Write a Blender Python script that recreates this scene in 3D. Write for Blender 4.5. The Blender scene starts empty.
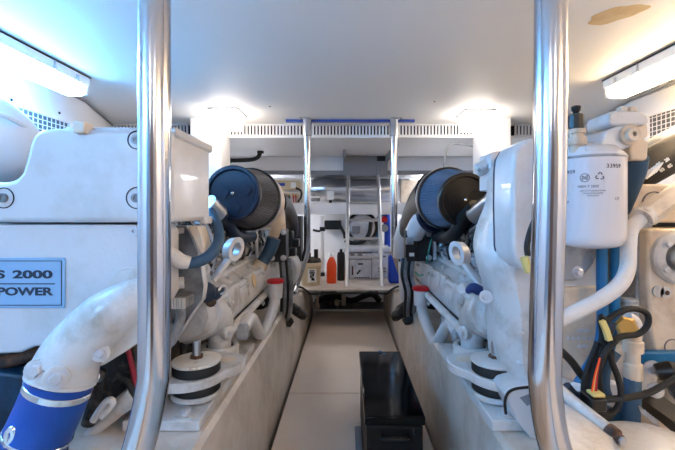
import bpy, bmesh, math, random
from mathutils import Vector, Matrix
random.seed(7)
S = bpy.context.scene
C = S.collection
PI = math.pi
F = 400.0; CX = 346.0; CY = 212.0; EYE = 0.95

# ------------------------------------------------------------------ camera
cd = bpy.data.cameras.new('camera'); cam = bpy.data.objects.new('camera', cd); C.objects.link(cam)
cam.location = (0, 0, EYE); cam.rotation_euler = (PI/2, 0, 0)
cd.sensor_width = 36; cd.lens = F/675*36; cd.clip_start = 0.02
cd.shift_x = -(CX-337.5)/675; cd.shift_y = -(225-CY)/675
S.camera = cam
# ------------------------------------------------------------------ world, exposure
W = bpy.data.worlds.new('world'); S.world = W; W.use_nodes = True
W.node_tree.nodes['Background'].inputs[0].default_value = (0.74, 0.82, 1.0, 1)
W.node_tree.nodes['Background'].inputs[1].default_value = 0.3
S.view_settings.view_transform = 'Standard'; S.view_settings.look = 'None'
S.view_settings.gamma = 1; S.view_settings.use_curve_mapping = False
S.view_settings.exposure = 1.02
LAMP_COOL = ((0.15, 0.50, 1.0), 28.0)
LAMP_WARM = ((1.0, 0.70, 0.40), 15.0)
LAMP_FAR = ((1.0, 0.88, 0.76), 8.0)
LAMP_AFT_FILL = ((0.93, 0.95, 1.0), 22.0)  # for the added lamps under the aft soffit
LAMP_MID_FILL = ((0.97, 0.94, 0.95), 6.0)  # for the added walkway lamps behind the viewer

# ------------------------------------------------------------------ helpers
def P(px, py, Y):                       # point at depth Y seen at photo position px, py
    return Vector(((px-CX)*Y/F, Y, EYE-(py-CY)*Y/F))
OFF = {}
def link(o, parent=None):
    C.objects.link(o)
    if parent is not None:
        o.parent = parent; OFF[o.name] = OFF.get(parent.name, Vector((0, 0, 0)))
    else:
        OFF[o.name] = Vector((0, 0, 0))
    return o
def tag(o, label=None, cat=None, group=None, kind=None):
    if label: o['label'] = label
    if cat: o['category'] = cat
    if group: o['group'] = group
    if kind: o['kind'] = kind
    return o
def thing(name, label, cat, loc, group=None):
    o = bpy.data.objects.new(name, None); o.empty_display_size = .05
    C.objects.link(o); o.location = loc; OFF[o.name] = Vector(loc)
    return tag(o, label, cat, group)
def obj(name, bm, m, parent=None, bevel=0, seg=2, ang=35, base=None, smooth=True):
    me = bpy.data.meshes.new(name)
    bmesh.ops.recalc_face_normals(bm, faces=bm.faces)
    off = OFF.get(parent.name) if parent is not None else (Vector(base) if base else Vector((0, 0, 0)))
    if parent is None and base is None:
        xs = [v.co for v in bm.verts]
        off = Vector(((min(v.x for v in xs)+max(v.x for v in xs))/2, (min(v.y for v in xs)+max(v.y for v in xs))/2, min(v.z for v in xs)))
    bmesh.ops.translate(bm, verts=bm.verts, vec=-off)
    bm.to_mesh(me); bm.free()
    me.materials.append(m)
    if smooth:
        me.shade_smooth(); me.set_sharp_from_angle(angle=math.radians(ang))
    o = bpy.data.objects.new(name, me); C.objects.link(o)
    if parent is not None: o.parent = parent
    else: o.location = off
    OFF[o.name] = off
    if bevel:
        b = o.modifiers.new('bevel', 'BEVEL'); b.width = bevel; b.segments = seg; b.limit_method = 'ANGLE'; b.angle_limit = math.radians(ang)
    return o
def B(): return bmesh.new()
def box(bm, x0, x1, y0, y1, z0, z1, rot=None):
    r = bmesh.ops.create_cube(bm, size=1)
    c = Vector(((x0+x1)/2, (y0+y1)/2, (z0+z1)/2))
    M = Matrix.Diagonal((abs(x1-x0), abs(y1-y0), abs(z1-z0), 1))
    if rot: M = rot.to_4x4() @ M
    bmesh.ops.transform(bm, matrix=Matrix.Translation(c) @ M, verts=r['verts'])
    return bm
def rotx(a): return Matrix.Rotation(math.radians(a), 3, 'X')
def roty(a): return Matrix.Rotation(math.radians(a), 3, 'Y')
def rotz(a): return Matrix.Rotation(math.radians(a), 3, 'Z')
def cat(pts, n=6):
    pts = [Vector(p) for p in pts]
    if len(pts) < 3: return pts
    q = [2*pts[0]-pts[1]] + pts + [2*pts[-1]-pts[-2]]
    out = []
    for i in range(1, len(q)-2):
        for k in range(n):
            t = k/n
            a, b, c, d = q[i-1], q[i], q[i+1], q[i+2]
            out.append(.5*((2*b)+(c-a)*t+(2*a-5*b+4*c-d)*t*t+(3*b-a-3*c+d)*t**3))
    out.append(pts[-1]); return out
def catr(rs, n=6):
    out = []
    for i in range(len(rs)-1):
        for k in range(n): out.append(rs[i]+(rs[i+1]-rs[i])*k/n)
    out.append(rs[-1]); return out
def tube(bm, pts, r, seg=14, sm=True, caps=True, n=6, flat=1.0):
    rs = list(r) if isinstance(r, (list, tuple)) else [r]*len(pts)
    if sm and len(pts) > 2: rs = catr(rs, n); pts = cat(pts, n)
    pts = [Vector(p) for p in pts]
    rings = []; u = None
    for i, p in enumerate(pts):
        t = (pts[min(i+1, len(pts)-1)]-pts[max(i-1, 0)]).normalized()
        if u is None:
            u = t.orthogonal().normalized() if abs(t.z) > .9 else t.cross(Vector((0, 0, 1))).normalized()
        u = (u-t*u.dot(t)).normalized(); v = t.cross(u)
        rings.append([bm.verts.new(p+(u*math.cos(2*PI*k/seg)+v*math.sin(2*PI*k/seg)*flat)*rs[i]) for k in range(seg)])
    for a, b in zip(rings, rings[1:]):
        for k in range(seg): bm.faces.new((a[k], a[(k+1) % seg], b[(k+1) % seg], b[k]))
    if caps: bm.faces.new(rings[0][::-1]); bm.faces.new(rings[-1])
    return bm
def lathe(bm, prof, o, axis=(0, 0, 1), seg=28, capa=True, capb=True):   # prof: (radius, height along axis)
    ax = Vector(axis).normalized(); u = ax.orthogonal().normalized(); v = ax.cross(u); o = Vector(o)
    rings = [[bm.verts.new(o+ax*h+(u*math.cos(2*PI*k/seg)+v*math.sin(2*PI*k/seg))*max(r, 1e-4)) for k in range(seg)] for r, h in prof]
    for a, b in zip(rings, rings[1:]):
        for k in range(seg): bm.faces.new((a[k], a[(k+1) % seg], b[(k+1) % seg], b[k]))
    if capa: bm.faces.new(rings[0][::-1])
    if capb: bm.faces.new(rings[-1])
    return bm
def rod(bm, a, b, r, seg=12): return tube(bm, [a, b], r, seg, sm=False)
def loft(bm, rings, caps=True):
    R = [[bm.verts.new(p) for p in ring] for ring in rings]
    n = len(R[0])
    for a, b in zip(R, R[1:]):
        for k in range(n): bm.faces.new((a[k], a[(k+1) % n], b[(k+1) % n], b[k]))
    if caps: bm.faces.new(R[0][::-1]); bm.faces.new(R[-1])
    return bm
def prismY(bm, xz, y0, y1):             # outline in world x, z pushed from y0 to y1
    return loft(bm, [[(x, y0, z) for x, z in xz], [(x, y1, z) for x, z in xz]])
def prismpx(bm, pts, Y, y1, sm=0):      # outline drawn at depth Y
    q = [P(a, b, Y) for a, b in pts]
    if sm:
        q2 = q+[q[0]]; ext = [q[-1]]+q2+[q[1]]; out = []
        for i in range(1, len(ext)-2):
            for k in range(sm):
                t = k/sm; a, b, c, d = ext[i-1], ext[i], ext[i+1], ext[i+2]
                out.append(.5*((2*b)+(c-a)*t+(2*a-5*b+4*c-d)*t*t+(3*b-a-3*c+d)*t**3))
        q = out
    return prismY(bm, [(v.x, v.z) for v in q], Y, y1)
def ring(bm, o, axis, ro, ri, h, seg=28):
    return lathe(bm, [(ri, 0), (ro, 0), (ro, h), (ri, h), (ri, 0)], o, axis, seg, False, False)
def bolt(bm, o, axis, r=.008, h=.007):
    lathe(bm, [(r*1.45, 0), (r*1.45, h*.3)], o, axis, 16)
    lathe(bm, [(r, h*.3), (r, h), (r*.8, h*1.15)], o, axis, 6)
def text(name, body, size, M, m, parent, ext=.0006, bend=None, width=None):
    cu = bpy.data.curves.new(name, 'FONT'); cu.body = body; cu.size = size; cu.extrude = ext; cu.align_x = 'CENTER'; cu.align_y = 'CENTER'
    cu.offset = size*(.035 if size > .02 else 0)
    t = bpy.data.objects.new(name+'_t', cu); C.objects.link(t)
    bpy.context.view_layer.update()
    me = bpy.data.meshes.new_from_object(t.evaluated_get(bpy.context.evaluated_depsgraph_get()))
    bpy.data.objects.remove(t)
    bm = B(); bm.from_mesh(me)
    if width:
        xs = [v.co.x for v in bm.verts]; k = width/(max(xs)-min(xs))
        for v in bm.verts: v.co.x *= k
    if bend:                              # wrap round a vertical cylinder: bend = (centre, radius, angle)
        c, r, a0 = bend
        for v in bm.verts:
            x, y, z = v.co; a = a0+x/r; rr = r+z+.0004
            v.co = Vector((c[0]+math.sin(a)*rr, c[1]-math.cos(a)*rr, c[2]+y))
    else: bmesh.ops.transform(bm, matrix=M, verts=bm.verts)
    return obj(name, bm, m, parent, smooth=False)
FACING = Matrix.Rotation(PI/2, 4, 'X')

# ------------------------------------------------------------------ materials
def rgb(c): return tuple((x/12.92 if x <= .04045 else ((x+.055)/1.055)**2.4) for x in [v/255 for v in c])+(1,)
def mat(name, c, rough=.5, metal=0, c2=None, scale=8, thr=(.45, .6), bump=0, bscale=60, emit=None, coat=0, spec=.5, stretch=None, alpha=None, trans=0, specks=None):
    m = bpy.data.materials.new(name); m.use_nodes = True
    nt = m.node_tree; b = nt.nodes['Principled BSDF']
    b.inputs['Base Color'].default_value = rgb(c); b.inputs['Roughness'].default_value = rough; b.inputs['Metallic'].default_value = metal
    b.inputs['Coat Weight'].default_value = coat; b.inputs['Specular IOR Level'].default_value = spec
    if trans: b.inputs['Transmission Weight'].default_value = trans
    tc = nt.nodes.new('ShaderNodeTexCoord'); src = tc.outputs['Object']
    if stretch:
        mp = nt.nodes.new('ShaderNodeMapping'); mp.inputs['Scale'].default_value = stretch; nt.links.new(src, mp.inputs[0]); src = mp.outputs[0]
    if c2 is not None:
        n = nt.nodes.new('ShaderNodeTexNoise'); n.inputs['Scale'].default_value = scale; n.inputs['Detail'].default_value = 6; n.inputs['Roughness'].default_value = .65
        nt.links.new(src, n.inputs['Vector'])
        r = nt.nodes.new('ShaderNodeValToRGB'); r.color_ramp.elements[0].position = thr[0]; r.color_ramp.elements[1].position = thr[1]
        r.color_ramp.elements[0].color = rgb(c); r.color_ramp.elements[1].color = rgb(c2)
        nt.links.new(n.outputs['Fac'], r.inputs[0]); nt.links.new(r.outputs[0], b.inputs['Base Color'])
    if specks:
        n = nt.nodes.new('ShaderNodeTexNoise'); n.inputs['Scale'].default_value = specks[0]; n.inputs['Detail'].default_value = 8; n.inputs['Roughness'].default_value = .8; nt.links.new(src, n.inputs['Vector'])
        r2 = nt.nodes.new('ShaderNodeValToRGB'); r2.color_ramp.elements[0].position = specks[1]; r2.color_ramp.elements[1].position = specks[1]+.05
        r2.color_ramp.elements[0].color = (0, 0, 0, 1); r2.color_ramp.elements[1].color = (1, 1, 1, 1); nt.links.new(n.outputs['Fac'], r2.inputs[0])
        mx = nt.nodes.new('ShaderNodeMix'); mx.data_type = 'RGBA'; nt.links.new(r2.outputs[0], mx.inputs[0]); nt.links.new(r.outputs[0], mx.inputs[6]); mx.inputs[7].default_value = rgb(specks[2]); nt.links.new(mx.outputs[2], b.inputs['Base Color'])
    if bump:
        n = nt.nodes.new('ShaderNodeTexNoise'); n.inputs['Scale'].default_value = bscale; n.inputs['Detail'].default_value = 4
        nt.links.new(src, n.inputs['Vector'])
        q = nt.nodes.new('ShaderNodeBump'); q.inputs['Strength'].default_value = bump; q.inputs['Distance'].default_value = .004
        nt.links.new(n.outputs['Fac'], q.inputs['Height']); nt.links.new(q.outputs[0], b.inputs['Normal'])
    if emit:
        b.inputs['Emission Color'].default_value = (*emit[0], 1); b.inputs['Emission Strength'].default_value = emit[1]
    return m
M = {}
M['paint'] = mat('engine_white_paint', (208, 207, 209), .32, c2=(184, 180, 175), scale=5, thr=(.5, .78), bump=.15, bscale=90, coat=.15, specks=(22, .68, (120, 112, 104)))
M['cast'] = mat('cast_white_paint', (206, 204, 203), .38, c2=(160, 150, 138), scale=9, thr=(.48, .74), bump=.5, bscale=60, coat=.15, specks=(26, .645, (84, 70, 58)))
M['dirty'] = mat('stained_white_paint', (218, 210, 200), .45, c2=(120, 84, 50), scale=14, thr=(.56, .72), bump=.3, bscale=60)
M['greycast'] = mat('grey_cast', (160, 164, 170), .45, c2=(120, 122, 126), scale=12, bump=.3)
M['ceil'] = mat('ceiling_paint', (247, 247, 246), .55, bump=.03, bscale=20)
M['wall'] = mat('wall_white_panel', (228, 228, 230), .45)
M['gel'] = mat('gelcoat', (212, 201, 190), .42, c2=(176, 162, 148), scale=6, thr=(.42, .72), bump=.9, bscale=26, specks=(30, .68, (110, 96, 84)))
M['floor'] = mat('deck_panel', (228, 212, 197), .6, c2=(214, 199, 186), scale=3, thr=(.35, .8), bump=.05, bscale=200)
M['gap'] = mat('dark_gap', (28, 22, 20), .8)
M['rubber'] = mat('black_rubber', (11, 12, 14), .6, bump=.2, bscale=50)
M['black'] = mat('black_plastic', (10, 10, 12), .35)
M['blackmet'] = mat('black_box_metal', (26, 28, 34), .4)
M['casebody'] = mat('case_black', (13, 13, 14), .5, spec=.25)
M['gloss'] = mat('black_gloss', (4, 4, 5), .10, spec=.16, bump=.05, bscale=9)
M['steel'] = mat('brushed_stainless', (198, 199, 204), .16, 1, bump=.06, bscale=120, stretch=(1, 1, .06))
M['chrome'] = mat('chrome', (225, 226, 228), .12, 1)
M['alu'] = mat('aluminium', (190, 192, 196), .35, 1)
M['foil'] = mat('silver_lagging', (200, 202, 208), .28, 1, bump=.5, bscale=10)
M['bluehose'] = mat('slate_blue_hose', (48, 80, 108), .55, bump=.3, bscale=70)
M['bluepipe'] = mat('bright_blue_pipe', (2, 96, 148), .4, bump=.1)
M['silicone'] = mat('blue_silicone_hose', (0, 62, 146), .42, c2=(4, 74, 160), scale=6, bump=.12)
M['bluefilt'] = mat('dark_blue_plastic', (7, 28, 54), .38)
M['tank'] = mat('teal_tank_plastic', (8, 36, 56), .3, c2=(14, 60, 88), scale=9, bump=.3, bscale=12)
M['plate'] = mat('nameplate_blue', (140, 176, 208), .35)
M['ink'] = mat('dark_ink', (28, 44, 66), .5)
M['greyink'] = mat('grey_ink', (86, 86, 96), .5)
M['can'] = mat('filter_can_white', (212, 211, 216), .22, coat=.3)
M['red'] = mat('red_plastic', (190, 10, 24), .35)
M['darkred'] = mat('red_hose', (150, 24, 40), .4)
M['orange'] = mat('orange_plastic', (236, 74, 16), .4)
M['cream'] = mat('cream_plastic', (206, 190, 158), .5)
M['royal'] = mat('royal_blue_plastic', (16, 62, 178), .35)
M['braid'] = mat('braided_metal', (176, 180, 190), .4, .3, c2=(8, 12, 20), scale=45, thr=(.47, .52), bump=.8, bscale=45)
M['brass'] = mat('tarnished_brass', (170, 140, 84), .35, .8)
M['rust'] = mat('rusty_metal', (98, 66, 46), .7, c2=(50, 40, 36), scale=20, bump=.4)
M['rustspot'] = mat('rusty_white_cap', (216, 208, 196), .5, c2=(150, 96, 50), scale=22, thr=(.58, .68), bump=.3)
M['warmcast'] = mat('aged_cream_paint', (214, 198, 178), .4, c2=(170, 142, 112), scale=10, thr=(.5, .75), bump=.4, coat=.1, specks=(24, .65, (96, 70, 50)))
M['tan'] = mat('tan_stain', (216, 192, 148), .6, c2=(206, 178, 130), scale=14)
M['yellow'] = mat('yellow_tag', (206, 190, 120), .5)
M['green'] = mat('green_wire', (40, 140, 120), .4)
M['medblue'] = mat('medium_blue_plastic', (12, 44, 104), .45)
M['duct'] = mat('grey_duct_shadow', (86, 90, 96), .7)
M['stripb'] = mat('blue_edge_strip', (58, 84, 168), .4)
M['white'] = mat('plain_white', (235, 235, 235), .5)
M['dark'] = mat('dark_machinery', (22, 22, 25), .55, c2=(86, 78, 70), scale=30, thr=(.5, .66), bump=.6, bscale=40)
M['bilge'] = mat('bilge_dark', (40, 34, 30), .7, c2=(76, 64, 54), scale=12, bump=.4)
M['cool'] = mat('lit_diffuser_cool', (240, 245, 255), .5, emit=LAMP_COOL)
M['warm'] = mat('lit_diffuser_warm', (255, 250, 240), .5, emit=LAMP_WARM)
M['mid'] = mat('added_diffuser_neutral', (250, 250, 255), .5, emit=LAMP_MID_FILL)
M['aft'] = mat('added_diffuser_aft', (250, 250, 255), .5, emit=LAMP_AFT_FILL)
M['far'] = mat('lit_diffuser_far', (255, 250, 245), .5, emit=LAMP_FAR)
M['boltmet'] = mat('zinc_plated', (208, 208, 212), .3, .45)
M['steelgrey'] = mat('grey_panel', (128, 130, 136), .45)
M['genwhite'] = mat('generator_white', (214, 216, 224), .45, c2=(190, 192, 200), scale=10)

# filter pleats: fine lines round the axis, real bump
def pleat_mat(name, c, c2):
    m = mat(name, c, .55); nt = m.node_tree; b = nt.nodes['Principled BSDF']
    tc = nt.nodes.new('ShaderNodeTexCoord')
    br = nt.nodes.new('ShaderNodeTexBrick'); br.inputs['Scale'].default_value = 1; br.inputs['Color1'].default_value = rgb(c); br.inputs['Color2'].default_value = rgb(c)
    br.inputs['Mortar'].default_value = rgb(c2); br.inputs['Mortar Size'].default_value = .0022; br.inputs['Brick Width'].default_value = .017; br.inputs['Row Height'].default_value = .0125
    mp = nt.nodes.new('ShaderNodeMapping'); nt.links.new(tc.outputs['UV'], mp.inputs[0]); nt.links.new(mp.outputs[0], br.inputs['Vector'])
    nt.links.new(br.outputs['Color'], b.inputs['Base Color'])
    return m
M['pleatd'] = pleat_mat('filter_mesh_charcoal', (12, 12, 15), (98, 98, 106))
M['pleatb'] = pleat_mat('filter_mesh_blue', (8, 38, 70), (92, 130, 160))

# ================================================================== STRUCTURE
CEIL = 1.60
def struct(name, bm, m, bevel=0): return tag(obj(name, bm, m, None, bevel), kind='structure')
struct('ceiling', box(B(), -2.2, 2.2, -1.6, 4.0, CEIL, CEIL+.05), M['ceil'])
# deck panels of the walkway
def deck(y0, y1):
    bm = B(); prismpts = [(-.300, y0), (.352, y0), (.352, y1), (-.300, y1)]
    loft(bm, [[(x, y, -.02) for x, y in prismpts], [(x, y, 0) for x, y in prismpts]])
    return bm
tag(obj('floor', deck(-1.55, 2.096), M['floor'], None, .003), kind='structure')
tag(obj('floor', deck(2.104, 3.84), M['floor'], None, .003), kind='structure')
struct('trim_floor_end', box(B(), -.31, .36, 3.84, 3.87, -.03, .012), M['white'], .003)
struct('wall_front', box(B(), -2.2, 2.2, -1.65, -1.6, -.12, CEIL), M['steelgrey'])
struct('added_dark_panel_1', box(B(), -.42, .42, -1.6, -1.57, -.12, 1.45), M['rust'], .01)  # unseen dark panel added to put a dark stripe in the post reflections
struct('floor_hull', box(B(), -2.2, 2.2, -1.6, 4.7, -.12, -.06), M['bilge'])
# engine beds (fibreglass stringers)
def bed(s, xin_b, xin_t):
    bm = B(); R = []
    for y, zt in ((-1.55, .40), (.5, .40), (1.5, .40), (2.5, .40), (2.78, .398), (2.9, .375), (3.0, .335), (3.1, .313), (3.95, .311)):
        k = (zt+.06)/.46; b = xin_b+(xin_t-xin_b)*k
        R.append([(x, y, z) for x, z in [(xin_b, -.06), (b, zt-.012), (b+s*.012, zt), (s*.86, zt), (s*.90, -.06)]])
    loft(bm, R); return bm
struct('engine_bed_left', bed(-1, -.318, -.345), M['gel'])
struct('engine_bed_right', bed(1, .366, .374), M['gel'])
# side walls: upper panels with flare aft
def sidewall(s, x1, x2):
    bm = B()
    pts = [(x1, -1.6), (x1, 2.3), (x2, 2.97), (x2, 4.7), (x2+s*.05, 4.7), (x2+s*.05, 2.95), (x1+s*.05, 2.28), (x1+s*.05, -1.6)]
    if s < 0: pts = pts[::-1]
    loft(bm, [[(x, y, -.1) for x, y in pts], [(x, y, CEIL) for x, y in pts]])
    return bm
struct('wall_left', sidewall(-1, -1.51, -1.73), M['wall'])
struct('wall_right', sidewall(1, 1.64, 1.81), M['wall'])
# trims where wall meets ceiling
for s, x1, x2, nm in ((-1, -1.51, -1.73, 'trim_1'), (1, 1.64, 1.81, 'trim_2')):
    bm = B(); tube(bm, [(x1-s*.012, 1.6, CEIL-.012), (x1-s*.012, 2.3, CEIL-.012), (x2-s*.012, 2.94, CEIL-.012)], .006, 6, sm=False); struct(nm, bm, M['steelgrey'])
# header with recess behind it
HZ = EYE+76*2.95/F
struct('trim_header_sill', box(B(), -1.73, 1.81, 2.935, 2.99, HZ-.016, HZ), M['white'], .003)
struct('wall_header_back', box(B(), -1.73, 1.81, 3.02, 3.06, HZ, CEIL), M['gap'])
struct('recess_ceiling', box(B(), -1.73, 1.81, 2.99, 4.0, HZ-.012, HZ), M['wall'])
struct('wall_recess_upper', box(B(), -1.73, 1.81, 3.97, 4.02, 1.335, HZ-.012), M['wall'])
struct('trim_recess_lip', box(B(), -1.73, 1.81, 3.955, 3.975, 1.32, 1.36), M['steelgrey'])
struct('recess_soffit', box(B(), -1.73, 1.81, 4.02, 4.55, 1.335, 1.35), M['steelgrey'])
struct('wall_back', box(B(), -1.8, 1.85, 4.5, 4.56, -.1, 1.35), M['wall'])
struct('shelf_beam', box(B(), -1.73, 1.81, 3.98, 4.12, .925, 1.04), M['wall'], .004)
# posts either side of the recess
struct('column_left', box(B(), P(190, 0, 2.75).x, P(221, 0, 2.75).x, 2.75, 2.97, -.06, CEIL), M['white'], .004)
struct('column_right', box(B(), P(483, 0, 2.75).x, P(511, 0, 2.75).x, 2.75, 2.97, -.06, CEIL), M['white'], .004)
# aft platform
bm = B(); prismY(bm, [(-.62, .315), (.68, .315), (.68, .332), (-.62, .332)], 3.2, 4.5)
struct('platform', bm, M['gel'], .006)
bm = B(); tube(bm, [P(289, 288, 3.19), P(300, 287, 3.19), P(307, 291, 3.19), P(311, 294, 3.19), P(330, 293.2, 3.19), P(380, 293.2, 3.19), P(386, 294, 3.19), P(391, 290, 3.19), P(398, 286.5, 3.19), P(410, 286, 3.19)], .008, 8, n=3)
struct('trim_rubber_edge', bm, M['rubber'])

# slotted grille along the header: one thing per bay between posts
def slot_grille(x0, x1, label):
    t = thing('slotted_vent_grille', label, 'vent', ((x0+x1)/2, 2.95, HZ), 'slotted vent grilles under the ceiling')
    z0, z1 = HZ+.002, CEIL-.002
    bm = B(); box(bm, x0, x1, 2.94, 2.955, z1-.007, z1); box(bm, x0, x1, 2.94, 2.955, z0, z0+.006)
    obj('frame', bm, M['white'], t, 0)
    bm = B(); x = x0+.004
    while x < x1-.01:
        box(bm, x, x+.0125, 2.942, 2.953, z0+.004, z1-.005); x += .0245
    obj('slats', bm, M['white'], t, 0, smooth=False)
slot_grille(P(222, 0, 2.95).x, P(480, 0, 2.95).x, 'long white slotted vent strip across the middle, above the ladder recess')
slot_grille(-1.72, P(188, 0, 2.95).x, 'short slotted vent strip outboard of the white post by the intake housing')
slot_grille(P(514, 0, 2.95).x, 1.80, 'short slotted vent strip between the cream post and the fuel filter side wall')

# square mesh side grilles
def mesh_grille(s, X, y0, y1, z0, z1, label):
    t = thing('mesh_vent_grille', label, 'vent', (X, (y0+y1)/2, z0))
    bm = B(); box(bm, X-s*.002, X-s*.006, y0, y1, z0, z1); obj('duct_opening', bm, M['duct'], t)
    bm = B(); y = y0
    while y <= y1+.001:
        box(bm, X-s*.0075, X-s*.0095, y-.0022, y+.0022, z0, z1); y += .030
    z = z0
    while z <= z1+.001:
        box(bm, X-s*.0075, X-s*.0100, y0, y1, z-.0018, z+.0018); z += .024
    obj('mesh', bm, M['wall'], t, smooth=False)
    bm = B(); box(bm, X-s*.005, X-s*.014, y0-.01, y1+.01, z1, z1+.008); box(bm, X-s*.005, X-s*.014, y0-.01, y1+.01, z0-.008, z0); box(bm, X-s*.005, X-s*.014, y1, y1+.012, z0, z1)
    obj('rim', bm, M['wall'], t)
mesh_grille(-1, -1.51, .9, 2.17, 1.31, 1.432, 'square mesh vent on the wall under the cool blue-white lamp')
mesh_grille(1, 1.64, .9, 2.15, 1.33, 1.462, 'square mesh vent on the wall under the warm lamp')
# screws on the wall panel
for i, (X, Y, z, lab) in enumerate([(-1.505, 1.80, 1.455, 'small dark screw above the mesh vent, at its near end'), (-1.505, 2.10, 1.47, 'small dark screw above the mesh vent, at its far end')]):
    tag(obj('screw', lathe(B(), [(.007, 0), (.005, .004)], (X, Y, z), (1, 0, 0), 10), M['black']), lab, 'screw', 'panel screws')
for X, Y, lab in ((P(270, 0, 2.46).x, 2.46, 'tiny dark screw in the ceiling near the white post'), (P(434.5, 0, 2.35).x, 2.35, 'tiny dark screw in the ceiling toward the cream post')):
    tag(obj('screw', lathe(B(), [(.006, 0), (.004, .004)], (X, Y, CEIL), (0, 0, -1), 10), M['black']), lab, 'screw', 'ceiling screws')
# stain on the ceiling
sy = 1.30
bm = B(); pts = []
for k in range(36):
    a = 2*PI*k/36; r = 1+.10*math.sin(3*a+1)+.05*math.sin(7*a)
    u, v = 31*r*math.cos(a), 6.5*r*math.sin(a)
    px, py = 617+u*math.cos(-.26)-v*math.sin(-.26), 14+u*math.sin(-.26)+v*math.cos(-.26)
    Y = F*(CEIL-EYE)/(CY-py); pts.append(((px-CX)*Y/F, Y))
loft(bm, [[(x, y, CEIL-.0012) for x, y in pts], [(x, y, CEIL-.0002) for x, y in pts]])
tag(obj('ceiling_stain', bm, M['tan'], smooth=False), 'tan water stain patch on the cream ceiling above the warm lamp', 'stain')

# ================================================================== LAMPS
def lamp(x0, x1, y0, y1, m, label, h=.095, ends=True):
    t = thing('fluorescent_lamp', label, 'lamp', ((x0+x1)/2, (y0+y1)/2, CEIL), 'ceiling lamps')
    bm = B(); box(bm, x0, x1, y0, y1, CEIL-.045, CEIL); hs = obj('housing', bm, M['white'], t, .003)
    bm = B(); tube(bm, [(x0 if x0 > 0 else x1, y0, CEIL-.004), (x0 if x0 > 0 else x1, y1+.004, CEIL-.004)], .004, 6, sm=False); obj('gasket', bm, M['black'], t)
    bm = B(); w = (x1-x0)
    prof = [(x0+.006, CEIL-.045), (x0+.012, CEIL-h+.012), (x0+.03, CEIL-h), (x1-.03, CEIL-h), (x1-.012, CEIL-h+.012), (x1-.006, CEIL-.045)]
    prismY(bm, prof, y0+.004, y1-.012); obj('diffuser', bm, m, t, .004)
    bm = B(); box(bm, x0+.01, x1-.01, y1-.012, y1+.004, CEIL-h+.006, CEIL-.04); obj('end_cap', bm, M['white'], t, .002)
    xi = x0 if x0 > 0 else x1
    for a, b_, c_, d in ((y1-.10, y1-.088, .052, .02), (y1-.24, y1-.235, .045, .008)): obj('clip', box(B(), xi-.007, xi+.007, a, b_, CEIL-c_, CEIL-d), M['alu'], t)
lamp(-1.36, -1.235, .72, 1.93, M['cool'], 'long fluorescent lamp giving cool light above the numbered engine nameplate')
lamp(1.265, 1.39, .72, 1.97, M['warm'], 'long fluorescent lamp giving warm light beside the tan ceiling stain')
lamp(-1.36, -1.235, -1.35, -.15, M['cool'], 'long added fluorescent lamp giving cool fill light, unseen behind the viewer')  # unseen lamp added to raise the cool light
lamp(1.265, 1.39, -1.35, -.15, M['warm'], 'long added fluorescent lamp giving warm fill light, unseen behind the viewer')  # unseen lamp added to raise the warm light
lamp(-.45, -.30, -1.3, -.45, M['mid'], 'added fill lamp over the walkway, unseen behind the viewer, numbered engine side')  # unseen lamp added to light the engine end faces
lamp(.30, .45, -1.3, -.45, M['mid'], 'added fill lamp over the walkway, unseen behind the viewer, fuel filter side')  # its added twin, also out of view
def farlamp(x0, x1, y0, y1, label):
    t = thing('ceiling_lamp', label, 'lamp', ((x0+x1)/2, (y0+y1)/2, CEIL), 'ceiling lamps')
    obj('base_plate', box(B(), x0-.02, x1+.02, y0-.015, y1+.01, CEIL-.008, CEIL), M['steelgrey'], t)
    obj('diffuser', box(B(), x0, x1, y0, y1, CEIL-.105, CEIL-.008), M['far'], t, .012, 3)
farlamp(P(211, 0, 2.5).x, P(235, 0, 2.5).x, 2.5, 2.72, 'small box lamp glowing at the head of the white post by the intake housing')
farlamp(P(467, 0, 2.55).x, P(491, 0, 2.55).x, 2.53, 2.73, 'small box lamp glowing at the head of the cream post above the right filter')

for x_, lab in ((-1.0, 'small added fill lamp under the aft soffit hidden behind the dark mesh air filter'), (.98, 'small added fill lamp under the aft soffit hidden behind the blue mesh air filter')):
    t = thing('added_soffit_lamp', lab, 'lamp', (x_, 4.2, 1.335), 'added soffit lamps')  # lamp added out of sight to brighten the aft equipment
    obj('diffuser', box(B(), x_-.16, x_+.16, 4.08, 4.38, 1.30, 1.328), M['aft'], t, .006); obj('base_plate', box(B(), x_-.17, x_+.17, 4.07, 4.39, 1.328, 1.335), M['white'], t)
# ================================================================== HANDRAILS
def rail(pts, r, label, name='handrail_post', collar=None):
    t = thing(name, label, 'handrail', pts[-1], 'stainless handrail posts')
    obj('tube', tube(B(), pts, r, 32, n=8), M['steel'], t, ang=60)
    if collar:
        a, b = collar; obj('collar', lathe(B(), [(r*1.3, 0), (r*1.3, (a-b))], (pts[0][0], pts[0][1], b), (0, 0, 1), 24), M['steel'], t, .002)
        bm = B(); box(bm, pts[0][0]-.05 if pts[0][0] < 0 else pts[0][0]-.02, pts[0][0]+.02 if pts[0][0] < 0 else pts[0][0]+.05, pts[0][1]-.03, pts[0][1]+.03, CEIL-.010, CEIL-.002); obj('top_flange', bm, M['steel'], t)
    e = Vector(pts[-1]); obj('foot_flange', lathe(B(), [(r*1.7, 0), (r*1.7, .006)], (e.x, e.y, .40), (0, 0, 1), 24), M['steel'], t)
xl = -.2903; yl = .606
rail([(xl, yl, 1.597), (xl, yl, 1.3), (xl, yl, 1.0), (xl, yl, .74), (xl-.004, yl, .68), (xl-.022, yl, .60), (xl-.055, yl, .50), (xl-.085, yl, .43), (xl-.095, yl, .402)], .0232, 'thick stainless post in front of the large white intake housing')
xr = .2935; yr = .573
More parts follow.
